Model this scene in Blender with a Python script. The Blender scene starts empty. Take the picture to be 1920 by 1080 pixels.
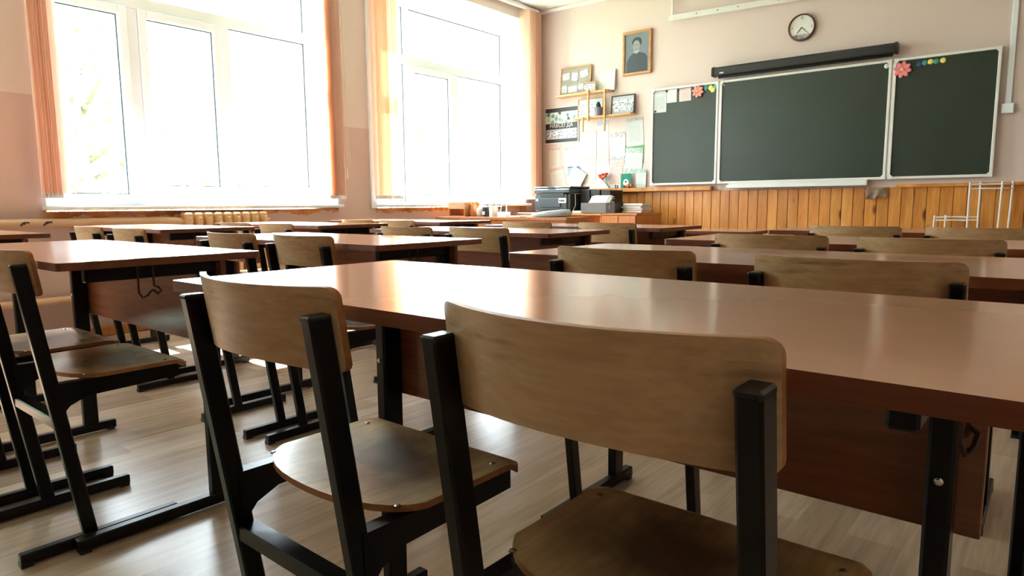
import bpy, bmesh, math, random
from mathutils import Vector, Matrix
random.seed(7)
PI = math.pi
SC = bpy.context.scene
COL = SC.collection

# ------------------------------------------------------------------ camera
CZ = 0.865
cam_d = bpy.data.cameras.new('camera')
cam_d.sensor_width = 36.0
cam_d.lens = 1255.0 / 1920.0 * 36.0
cam_d.clip_start = 0.02
cam = bpy.data.objects.new('camera', cam_d); COL.objects.link(cam)
yaw, pitch, roll = -0.685121, -0.124181, -0.007552
fw = Vector((math.sin(yaw) * math.cos(pitch), math.cos(yaw) * math.cos(pitch), math.sin(pitch)))
r0 = Vector((math.cos(yaw), -math.sin(yaw), 0)); u0 = r0.cross(fw)
rt = math.cos(roll) * r0 + math.sin(roll) * u0
up = -math.sin(roll) * r0 + math.cos(roll) * u0
cam.matrix_world = Matrix(((rt.x, up.x, -fw.x, 0), (rt.y, up.y, -fw.y, 0), (rt.z, up.z, -fw.z, CZ), (0, 0, 0, 1)))
cam_d.dof.use_dof = False
SC.camera = cam

# ------------------------------------------------------------------ sky, exposure
world = bpy.data.worlds.new('world'); SC.world = world; world.use_nodes = True
bgn = world.node_tree.nodes['Background']
bgn.inputs[0].default_value = (0.80, 0.91, 1.0, 1)
bgn.inputs[1].default_value = 20.5
SC.view_settings.view_transform = 'Standard'
SC.view_settings.look = 'None'
SC.view_settings.gamma = 1.0
SC.view_settings.use_curve_mapping = False
SC.view_settings.exposure = 0.22

sun_d = bpy.data.lights.new('sun', 'SUN'); sun_d.energy = 44.0; sun_d.angle = 0.012; sun_d.color = (1.0, 0.97, 0.93)
sun = bpy.data.objects.new('sun', sun_d); COL.objects.link(sun); sun.location = (-20, 8, 24)
sun.rotation_euler = Vector((0.57, -0.035, -0.756)).to_track_quat('-Z', 'Y').to_euler()

# window openings in the left wall: (y0, y1); the room
XW = -4.97; YF = 6.64; XR = 1.35; YB = -2.3; ZC = 3.13
WINS = ((1.44, 3.66), (4.10, 6.36), (-0.9, 1.02)); WZ0, WZ1 = 0.86, 2.985
WALL_T = 0.46
for i, (a, b) in enumerate(WINS):      # portals only steer the sampling of the sky through the panes
    ld = bpy.data.lights.new('sky_portal', 'AREA'); ld.shape = 'RECTANGLE'
    ld.size = b - a; ld.size_y = WZ1 - WZ0; ld.cycles.is_portal = True
    lo = bpy.data.objects.new('sky_portal', ld); COL.objects.link(lo)
    lo.location = (XW - WALL_T - 0.02, (a + b) / 2, (WZ0 + WZ1) / 2)
    lo.rotation_euler = (PI / 2, 0, -PI / 2)

# ------------------------------------------------------------------ materials
def srgb(r, g, b):
    f = lambda c: (c / 255 / 12.92) if c / 255 <= 0.04045 else ((c / 255 + 0.055) / 1.055) ** 2.4
    return (f(r), f(g), f(b), 1)
MATS = {}
def new_mat(name, col, rough=0.5, spec=0.5, metal=0.0):
    m = bpy.data.materials.new(name); m.use_nodes = True
    p = m.node_tree.nodes['Principled BSDF']
    p.inputs['Base Color'].default_value = col
    p.inputs['Roughness'].default_value = rough
    p.inputs['Specular IOR Level'].default_value = spec
    p.inputs['Metallic'].default_value = metal
    MATS[name] = m
    return m
def nt(m): return m.node_tree.nodes, m.node_tree.links, m.node_tree.nodes['Principled BSDF']
def coords(m, scale=(1, 1, 1), rnd=0.0, kind='Object'):
    n, l, p = nt(m)
    tc = n.new('ShaderNodeTexCoord'); mp = n.new('ShaderNodeMapping')
    mp.inputs['Scale'].default_value = scale
    src = tc.outputs[kind]
    if rnd:
        oi = n.new('ShaderNodeObjectInfo'); ml = n.new('ShaderNodeMath'); ml.operation = 'MULTIPLY'; ml.inputs[1].default_value = rnd
        l.new(oi.outputs['Random'], ml.inputs[0])
        va = n.new('ShaderNodeVectorMath'); va.operation = 'ADD'
        l.new(src, va.inputs[0]); l.new(ml.outputs[0], va.inputs[1]); src = va.outputs[0]
    l.new(src, mp.inputs['Vector'])
    return mp.outputs[0]
def noise(m, vec, scale, detail=4, rough=0.55, dist=0.0):
    n, l, p = nt(m)
    t = n.new('ShaderNodeTexNoise'); t.inputs['Scale'].default_value = scale; t.inputs['Detail'].default_value = detail
    t.inputs['Roughness'].default_value = rough; t.inputs['Distortion'].default_value = dist
    l.new(vec, t.inputs['Vector']); return t.outputs['Fac']
def ramp(m, fac, stops):
    n, l, p = nt(m)
    r = n.new('ShaderNodeValToRGB'); e = r.color_ramp.elements
    while len(e) < len(stops): e.new(0.5)
    for el, (pos, c) in zip(e, stops): el.position = pos; el.color = c
    l.new(fac, r.inputs[0]); return r.outputs[0]
def mixc(m, fac, a, b, mode='MIX'):
    n, l, p = nt(m)
    x = n.new('ShaderNodeMix'); x.data_type = 'RGBA'; x.blend_type = mode
    for s, v in ((x.inputs['Factor'], fac), (x.inputs['A'], a), (x.inputs['B'], b)):
        if isinstance(v, (int, float)): s.default_value = v
        elif isinstance(v, tuple): s.default_value = v
        else: l.new(v, s)
    return x.outputs['Result']
def math_n(m, op, a, b=0.0, clamp=False):
    n, l, p = nt(m)
    x = n.new('ShaderNodeMath'); x.operation = op; x.use_clamp = clamp
    for s, v in ((x.inputs[0], a), (x.inputs[1], b)):
        if isinstance(v, (int, float)): s.default_value = v
        else: l.new(v, s)
    return x.outputs[0]
def bump(m, fac, strength=0.1, dist=0.01):
    n, l, p = nt(m)
    b = n.new('ShaderNodeBump'); b.inputs['Strength'].default_value = strength; b.inputs['Distance'].default_value = dist
    l.new(fac, b.inputs['Height']); l.new(b.outputs[0], p.inputs['Normal'])
def base(m, out): nt(m)[1].new(out, nt(m)[2].inputs['Base Color'])
def wood(name, c1, c2, c3, axis='x', rough=0.4, spec=0.5, grain=10.0, rnd=7.0, stretch=14.0, bmp=0.03, fine=0.14):
    m = new_mat(name, c1, rough, spec)
    sc = {'x': (1, stretch, stretch), 'y': (stretch, 1, stretch), 'z': (stretch, stretch, 1)}[axis]
    v = coords(m, sc, rnd)
    f1 = noise(m, v, grain * 0.22, 5, 0.6, 0.0)
    f2 = noise(m, v, grain * 1.3, 3, 0.6)
    a = ramp(m, f1, [(0.3, c1), (0.5, c2), (0.72, c3)])
    b = ramp(m, f2, [(0.35, (1 - fine, 1 - fine, 1 - fine, 1)), (0.65, (1 + fine * 0.4,) * 3 + (1,))])
    base(m, mixc(m, 1.0, a, b, 'MULTIPLY'))
    if bmp: bump(m, f2, bmp, 0.003)
    return m
def plain(name, col, rough=0.5, spec=0.5, metal=0.0, var=0.06, scale=8.0):
    m = new_mat(name, col, rough, spec, metal)
    v = coords(m); f = noise(m, v, scale, 3)
    lo = tuple(c * (1 - var) for c in col[:3]) + (1,); hi = tuple(min(1, c * (1 + var)) for c in col[:3]) + (1,)
    base(m, ramp(m, f, [(0.3, lo), (0.7, hi)]))
    return m

# paint
def wall_paint(name, upper, lower=None, line=1.56, stain=False):
    m = new_mat(name, upper, 0.62, 0.35)
    n, l, p = nt(m)
    v = coords(m); f = noise(m, v, 1.4, 3)
    up_c = mixc(m, f, tuple(c * 0.95 for c in upper[:3]) + (1,), upper)
    out = up_c
    if lower:
        sx = n.new('ShaderNodeSeparateXYZ'); l.new(v, sx.inputs[0])
        lo_c = mixc(m, f, tuple(c * 0.93 for c in lower[:3]) + (1,), lower)
        fz = math_n(m, 'GREATER_THAN', sx.outputs['Z'], line)
        out = mixc(m, fz, lo_c, up_c)
        if stain:   # bare foam and plaster with a ragged lower edge under the sills
            nz = noise(m, v, 5.0, 5, 0.65)
            edge = math_n(m, 'ADD', sx.outputs['Z'], math_n(m, 'MULTIPLY', nz, 0.16))
            s1 = math_n(m, 'GREATER_THAN', edge, 0.885)
            s2 = math_n(m, 'LESS_THAN', sx.outputs['Z'], 0.853)
            inwin = 0
            for (a, b) in WINS:
                w = math_n(m, 'MULTIPLY', math_n(m, 'GREATER_THAN', sx.outputs['Y'], a - 0.02), math_n(m, 'LESS_THAN', sx.outputs['Y'], b))
                inwin = math_n(m, 'ADD', inwin, w)
            s = math_n(m, 'MULTIPLY', math_n(m, 'MULTIPLY', s1, s2), inwin)
            st = ramp(m, noise(m, v, 9.0, 4), [(0.3, srgb(168, 96, 44)), (0.6, srgb(214, 150, 88)), (0.8, srgb(228, 178, 122))])
            out = mixc(m, s, out, st)
    base(m, out)
    fb = noise(m, coords(m), 60, 3); bump(m, fb, 0.05, 0.004)
    return m
wall_paint('paint_front', srgb(219, 200, 193))
wall_paint('paint_left', srgb(226, 209, 202), srgb(212, 184, 176), stain=True)  # light put into the colour: both tones lifted because this wall is backlit
wall_paint('paint_back', srgb(128, 108, 92), srgb(104, 82, 68))  # unseen back wall, coloured dark to cut bounce light on the foreground
wall_paint('paint_other', srgb(216, 198, 184), srgb(200, 172, 158))
plain('ceiling_white', srgb(240, 238, 234), 0.8, 0.2)
plain('reveal_white', srgb(238, 242, 246), 0.6, 0.3)
plain('pvc_white', srgb(236, 243, 250), 0.3, 0.5, var=0.01)
plain('trim_cream', srgb(236, 216, 194), 0.5, 0.4)
plain('metal_white', srgb(232, 230, 226), 0.35, 0.5, var=0.03)
plain('cream_enamel', srgb(226, 186, 150), 0.4, 0.5, var=0.05)
plain('radiator_enamel', srgb(224, 182, 134), 0.4, 0.5, var=0.05)
plain('black_metal', (0.0022, 0.0021, 0.0021, 1), 0.30, 0.26, var=0.25, scale=30)
plain('black_plastic', (0.012, 0.012, 0.0125, 1), 0.42, 0.5)
plain('dark_cap', (0.006, 0.006, 0.006, 1), 0.36, 0.4)
plain('grey_plastic', srgb(58, 66, 74), 0.4, 0.5)
plain('chrome', srgb(210, 210, 208), 0.22, 0.5, 1.0)
plain('steel_dark', srgb(60, 34, 26), 0.4, 0.5, 0.4)
wood('desk_top', srgb(184, 127, 96), srgb(186, 129, 97), srgb(188, 131, 99), 'x', 0.15, 0.62, 4, 5, 12, 0.0, 0.012)
wood('desk_edge', srgb(108, 55, 31), srgb(118, 63, 36), srgb(128, 71, 42), 'x', 0.45, 0.4, 9, 5, 12, 0.0)
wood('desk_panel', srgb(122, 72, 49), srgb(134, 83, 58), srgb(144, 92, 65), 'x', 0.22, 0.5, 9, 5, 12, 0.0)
wood('plywood', srgb(190, 148, 106), srgb(200, 160, 118), srgb(208, 173, 134), 'x', 0.38, 0.45, 8, 11, 10, 0.02)
wood('plywood_seat', srgb(188, 148, 104), srgb(200, 164, 118), srgb(208, 176, 132), 'y', 0.26, 0.5, 8, 11, 10, 0.02)
wood('plywood_edge', srgb(150, 96, 56), srgb(166, 110, 66), srgb(178, 124, 80), 'x', 0.5, 0.3, 8, 11, 10, 0.0)
# seat wear plus painted-in shade: dark patch with its own shape in the middle
def add_wear_shade(name, col, cx, cy, rx, ry, amt):
    m = MATS[name]; n, l, p = nt(m)
    old = p.inputs['Base Color'].links[0].from_socket
    v = coords(m); sx = n.new('ShaderNodeSeparateXYZ'); l.new(v, sx.inputs[0])
    dx = math_n(m, 'DIVIDE', math_n(m, 'SUBTRACT', sx.outputs['X'], cx), rx)
    dy = math_n(m, 'DIVIDE', math_n(m, 'SUBTRACT', sx.outputs['Y'], cy), ry)
    r = math_n(m, 'ADD', math_n(m, 'MULTIPLY', dx, dx), math_n(m, 'MULTIPLY', dy, dy))
    r = math_n(m, 'ADD', r, math_n(m, 'MULTIPLY', math_n(m, 'SUBTRACT', noise(m, v, 9, 4), 0.5), 1.2))
    f = math_n(m, 'MULTIPLY', math_n(m, 'SUBTRACT', 1.0, r, True), amt)
    base(m, mixc(m, f, old, col))
add_wear_shade('plywood_seat', srgb(70, 52, 42), 0.0, 0.25, 0.19, 0.16, 0.88)
def add_scuff(name, col):
    m = MATS[name]; n, l, p = nt(m)
    old = p.inputs['Base Color'].links[0].from_socket
    v0 = coords(m); sx = n.new('ShaderNodeSeparateXYZ'); l.new(v0, sx.inputs[0])
    v = coords(m, (5, 5, 42), 9.0)
    st = ramp(m, noise(m, v, 1.6, 4, 0.6), [(0.58, (0, 0, 0, 1)), (0.74, (1, 1, 1, 1))])
    hi = ramp(m, sx.outputs['Z'], [(0.70, (0.06, 0.06, 0.06, 1)), (0.752, (1, 1, 1, 1))])
    base(m, mixc(m, math_n(m, 'MULTIPLY', math_n(m, 'MULTIPLY', st, hi), 0.6), old, col))
add_scuff('plywood', srgb(84, 62, 44))
wood('pine', srgb(196, 122, 52), srgb(214, 144, 68), srgb(226, 164, 92), 'z', 0.33, 0.5, 7, 23, 9, 0.03)
def knots(name):
    m = MATS[name]; n, l, p = nt(m)
    old = p.inputs['Base Color'].links[0].from_socket
    v = coords(m, (5.2, 5.2, 2.6), 31.0)
    vo = n.new('ShaderNodeTexVoronoi'); vo.inputs['Scale'].default_value = 1.0; l.new(v, vo.inputs['Vector'])
    f = ramp(m, vo.outputs['Distance'], [(0.08, (1, 1, 1, 1)), (0.17, (0, 0, 0, 1))])
    oi = n.new('ShaderNodeObjectInfo')
    tint = ramp(m, oi.outputs['Random'], [(0.0, (0.8, 0.74, 0.68, 1)), (0.5, (0.96, 0.95, 0.94, 1)), (1.0, (1.06, 1.06, 1.05, 1))])
    base(m, mixc(m, f, mixc(m, 1.0, old, tint, 'MULTIPLY'), srgb(96, 40, 14)))
knots('pine')
wood('shelf_wood', srgb(196, 140, 84), srgb(206, 152, 96), srgb(216, 166, 112), 'x', 0.4)
wood('oak_frame', srgb(178, 126, 74), srgb(190, 140, 88), srgb(200, 152, 100), 'x', 0.4)
wood('cabinet_wood', srgb(176, 108, 60), srgb(188, 122, 72), srgb(198, 134, 84), 'z', 0.35)
# floor: printed wood-look sheet, boards running towards the chalkboard wall
mf = new_mat('floor_print', srgb(150, 120, 96), 0.27, 0.5)
n, l, p = nt(mf)
v = coords(mf)
sw = n.new('ShaderNodeMapping'); sw.inputs['Rotation'].default_value = (0, 0, PI / 2); l.new(v, sw.inputs['Vector'])
br = n.new('ShaderNodeTexBrick'); br.inputs['Scale'].default_value = 1.0
br.inputs['Brick Width'].default_value = 0.92; br.inputs['Row Height'].default_value = 0.125; br.inputs['Mortar Size'].default_value = 0.0012
br.inputs['Color1'].default_value = (0.0, 0.0, 0.0, 1); br.inputs['Color2'].default_value = (1, 1, 1, 1); br.inputs['Mortar'].default_value = (0.35, 0.35, 0.35, 1)
br.offset = 0.37; l.new(sw.outputs[0], br.inputs['Vector'])
tone = ramp(mf, br.outputs['Color'], [(0.0, srgb(166, 141, 120)), (0.35, srgb(190, 166, 144)), (0.65, srgb(178, 153, 132)), (1.0, srgb(206, 184, 162))])
gv = coords(mf, (26, 1.6, 1)); g1 = noise(mf, gv, 1.6, 5, 0.6, 0.0); g2 = noise(mf, coords(mf, (60, 3, 1)), 2.0, 4, 0.6)
gr = ramp(mf, g1, [(0.3, (0.74, 0.72, 0.70, 1)), (0.55, (1, 1, 1, 1)), (0.75, (1.1, 1.1, 1.1, 1))])
base(mf, mixc(mf, 1.0, tone, gr, 'MULTIPLY'))
bump(mf, g2, 0.12, 0.003)
# chalkboard
mb_ = new_mat('board_green', srgb(44, 62, 48), 0.38, 0.5)
base(mb_, ramp(mb_, noise(mb_, coords(mb_), 2.2, 5, 0.6), [(0.3, srgb(34, 46, 34)), (0.7, srgb(41, 54, 41))]))
# fabric of the vertical blinds lets daylight through
ms = new_mat('slat_fabric', srgb(249, 231, 219), 0.85, 0.1)
n, l, p = nt(ms)
tr = n.new('ShaderNodeBsdfTranslucent'); tr.inputs[0].default_value = srgb(250, 231, 218)
mx = n.new('ShaderNodeMixShader'); mx.inputs[0].default_value = 0.66
l.new(p.outputs[0], mx.inputs[1]); l.new(tr.outputs[0], mx.inputs[2]); l.new(mx.outputs[0], n['Material Output'].inputs[0])
oi = n.new('ShaderNodeObjectInfo')
base(ms, ramp(ms, oi.outputs['Random'], [(0.0, srgb(238, 208, 190)), (1.0, srgb(252, 236, 226))]))
l.new(ramp(ms, oi.outputs['Random'], [(0.0, srgb(246, 214, 194)), (1.0, srgb(252, 236, 224))]), tr.inputs[0])
bump(ms, noise(ms, coords(ms, (90, 90, 3)), 3, 2), 0.1, 0.002)
# glass pane: clear sheet
mg = bpy.data.materials.new('window_glass'); mg.use_nodes = True; MATS['window_glass'] = mg
n, l = mg.node_tree.nodes, mg.node_tree.links
n.remove(n['Principled BSDF'])
t1 = n.new('ShaderNodeBsdfTransparent'); t1.inputs[0].default_value = (0.97, 0.985, 0.98, 1)
g1 = n.new('ShaderNodeBsdfGlossy'); g1.inputs['Roughness'].default_value = 0.02
lw = n.new('ShaderNodeLayerWeight'); lw.inputs[0].default_value = 0.5
pw5 = n.new('ShaderNodeMath'); pw5.operation = 'POWER'; pw5.inputs[1].default_value = 4.0; l.new(lw.outputs['Facing'], pw5.inputs[0])
sc5 = n.new('ShaderNodeMath'); sc5.operation = 'MULTIPLY_ADD'; sc5.inputs[1].default_value = 0.6; sc5.inputs[2].default_value = 0.03; l.new(pw5.outputs[0], sc5.inputs[0])
mx = n.new('ShaderNodeMixShader'); l.new(sc5.outputs[0], mx.inputs[0]); l.new(t1.outputs[0], mx.inputs[1]); l.new(g1.outputs[0], mx.inputs[2])
l.new(mx.outputs[0], n['Material Output'].inputs[0])
plain('paper', srgb(222, 222, 221), 0.75, 0.2, var=0.03)
plain('grey_box', srgb(110, 108, 106), 0.55, 0.4)
plain('dark_box', srgb(58, 50, 46), 0.55, 0.4)
plain('cloth_blue', srgb(196, 210, 222), 0.85, 0.1)
plain('rag_grey', srgb(156, 136, 120), 0.95, 0.05, var=0.2, scale=40)
plain('clay_orange', srgb(222, 156, 108), 0.5, 0.4)
plain('purple_grey', srgb(122, 118, 142), 0.5, 0.4)
plain('leaf', srgb(86, 118, 52), 0.5, 0.4, var=0.2)
plain('leaf_pale', srgb(150, 160, 80), 0.5, 0.4, var=0.2)
plain('cactus', srgb(48, 66, 48), 0.7, 0.2)
plain('carnation', srgb(232, 96, 70), 0.7, 0.2, var=0.15)
plain('petal_pink', srgb(232, 132, 142), 0.6, 0.3, var=0.08)
plain('petal_salmon', srgb(226, 150, 140), 0.6, 0.3, var=0.08)
plain('flower_eye', srgb(244, 176, 90), 0.6, 0.3)
plain('magnet_yellow', srgb(232, 214, 110), 0.4, 0.5)
plain('magnet_teal', srgb(70, 146, 128), 0.4, 0.5)
plain('magnet_blue', srgb(34, 72, 130), 0.4, 0.5)
plain('magnet_white', srgb(220, 222, 218), 0.4, 0.5)
plain('magnet_black', srgb(36, 34, 34), 0.4, 0.5)
plain('clock_rim', srgb(84, 44, 30), 0.35, 0.5)
plain('green_card', srgb(30, 132, 108), 0.6, 0.3)
plain('toy_orange', srgb(208, 116, 64), 0.7, 0.2)
plain('yellow_flower', srgb(240, 214, 60), 0.6, 0.3)
plain('portrait_ground', srgb(112, 122, 132), 0.35, 0.5, var=0.12, scale=5)
plain('portrait_coat', srgb(54, 62, 70), 0.4, 0.5)
plain('portrait_hair', srgb(56, 58, 62), 0.4, 0.5)
plain('portrait_skin', srgb(146, 148, 148), 0.4, 0.5)
plain('portrait_collar', srgb(166, 168, 168), 0.4, 0.5)
plain('sky_blue_paper', srgb(158, 176, 204), 0.7, 0.2)
plain('pink_paper', srgb(224, 202, 196), 0.7, 0.2)
plain('green_paper', srgb(118, 158, 120), 0.7, 0.2)
plain('bark', srgb(120, 112, 100), 0.9, 0.1, var=0.3)
plain('tree_leaf', srgb(126, 160, 96), 0.6, 0.3, var=0.3)
plain('ground_grass', srgb(120, 140, 96), 0.9, 0.1, var=0.2)
# clock dial: a grey skyline picture along its lower part
mc = new_mat('clock_dial', srgb(228, 226, 222), 0.4, 0.4)
n, l, p = nt(mc)
v = coords(mc); sx = n.new('ShaderNodeSeparateXYZ'); l.new(v, sx.inputs[0])
h = math_n(mc, 'ADD', math_n(mc, 'MULTIPLY', noise(mc, coords(mc, (60, 1, 1)), 1.0, 3), 0.05), -0.088)
fm = math_n(mc, 'LESS_THAN', sx.outputs['Z'], h)
base(mc, mixc(mc, fm, ramp(mc, noise(mc, v, 8, 3), [(0.3, srgb(214, 212, 210)), (0.7, srgb(234, 233, 230))]),
              ramp(mc, noise(mc, v, 30, 4), [(0.3, srgb(96, 92, 92)), (0.7, srgb(196, 192, 190))])))
# printed certificate: lines of text and a frieze at head and foot
def cert_mat(name, paper, ink, head, band=0.16, foot=0.0, frame=0.0):
    m = new_mat(name, paper, 0.65, 0.25); n, l, p = nt(m)
    g = coords(m, (1, 1, 1), 0, 'Generated'); sx = n.new('ShaderNodeSeparateXYZ'); l.new(g, sx.inputs[0])
    X, Z = sx.outputs['X'], sx.outputs['Z']
    ln = math_n(m, 'GREATER_THAN', math_n(m, 'FRACT', math_n(m, 'MULTIPLY', Z, 17.0)), 0.62)
    tx = math_n(m, 'GREATER_THAN', noise(m, coords(m, (30, 1, 17), 3.0, 'Generated'), 1.0, 2), 0.44)
    inx = math_n(m, 'LESS_THAN', math_n(m, 'ABSOLUTE', math_n(m, 'SUBTRACT', X, 0.5)), 0.34)
    inz = math_n(m, 'LESS_THAN', math_n(m, 'ABSOLUTE', math_n(m, 'SUBTRACT', Z, 0.45)), 0.30)
    f = math_n(m, 'MULTIPLY', math_n(m, 'MULTIPLY', ln, tx), math_n(m, 'MULTIPLY', inx, inz))
    out = mixc(m, math_n(m, 'MULTIPLY', f, 0.4), paper, ink)
    orn = math_n(m, 'GREATER_THAN', noise(m, coords(m, (14, 1, 18), 5.0, 'Generated'), 1.0, 3), 0.47)
    hb = math_n(m, 'GREATER_THAN', Z, 1 - band)
    if foot: hb = math_n(m, 'MAXIMUM', hb, math_n(m, 'LESS_THAN', Z, foot))
    out = mixc(m, math_n(m, 'MULTIPLY', math_n(m, 'MULTIPLY', hb, orn), 0.65), out, head)
    if frame:
        fx = math_n(m, 'GREATER_THAN', math_n(m, 'ABSOLUTE', math_n(m, 'SUBTRACT', X, 0.5)), 0.5 - frame)
        out = mixc(m, fx, out, head)
    base(m, out); return m
W_ = srgb(219, 218, 216)
cert_mat('cert_red', srgb(221, 216, 207), srgb(150, 140, 140), srgb(198, 130, 116), 0.14, 0.06)
cert_mat('cert_blue', srgb(216, 217, 221), srgb(150, 156, 172), srgb(120, 134, 170), 0.2)
cert_mat('cert_grey', srgb(217, 217, 216), srgb(150, 150, 156), srgb(136, 136, 140), 0.18, 0.14)
cert_mat('cert_tan', srgb(225, 214, 198), srgb(170, 150, 140), srgb(176, 126, 100), 0.12)
cert_mat('cert_green', srgb(212, 217, 214), srgb(150, 162, 156), srgb(120, 164, 130), 0.2, 0.2)
cert_mat('cert_pink', srgb(219, 203, 201), srgb(176, 146, 150), srgb(186, 146, 150), 0.16)
cert_mat('cert_floral', srgb(223, 214, 208), srgb(216, 208, 203), srgb(216, 150, 140), 0.85)
cert_mat('list_sheet', srgb(201, 205, 205), srgb(120, 126, 128), srgb(150, 152, 158), 0.1)
cert_mat('calendar', W_, srgb(120, 118, 124), srgb(170, 170, 176), 0.12)
# printed group photographs
def photo_mat(name, dark, mid, light, ground, sc=9.0, lo=0.2, hi=0.8):
    m = new_mat(name, mid, 0.3, 0.5); n, l, p = nt(m)
    g = coords(m, (1, 1, 0.75), 2.0, 'Generated'); gg = coords(m, (1, 1, 1), 0, 'Generated')
    sx = n.new('ShaderNodeSeparateXYZ'); l.new(gg, sx.inputs[0])
    vo = n.new('ShaderNodeTexVoronoi'); vo.inputs['Scale'].default_value = sc; l.new(g, vo.inputs['Vector'])
    c = ramp(m, math_n(m, 'ADD', math_n(m, 'MULTIPLY', vo.outputs['Distance'], 0.6), math_n(m, 'MULTIPLY', noise(m, g, sc * 1.7, 4), 0.6)),
             [(0.32, dark), (0.5, mid), (0.68, light)])
    inz = math_n(m, 'MULTIPLY', math_n(m, 'GREATER_THAN', sx.outputs['Z'], lo), math_n(m, 'LESS_THAN', sx.outputs['Z'], hi))
    base(m, mixc(m, inz, ground, c)); return m
photo_mat('photo_grey', srgb(60, 58, 62), srgb(140, 140, 148), srgb(226, 226, 230), srgb(150, 150, 156), 9, 0.1, 0.85)
photo_mat('photo_cool', srgb(58, 62, 70), srgb(150, 158, 170), srgb(232, 236, 240), srgb(178, 184, 192), 11, 0.12, 0.8)
photo_mat('photo_green', srgb(40, 48, 42), srgb(130, 160, 150), srgb(220, 230, 228), srgb(54, 50, 50), 8, 0.56, 0.88)
photo_mat('photo_warm', srgb(70, 60, 56), srgb(170, 160, 152), srgb(240, 238, 234), srgb(186, 170, 148), 10, 0.0, 1.0)

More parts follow.
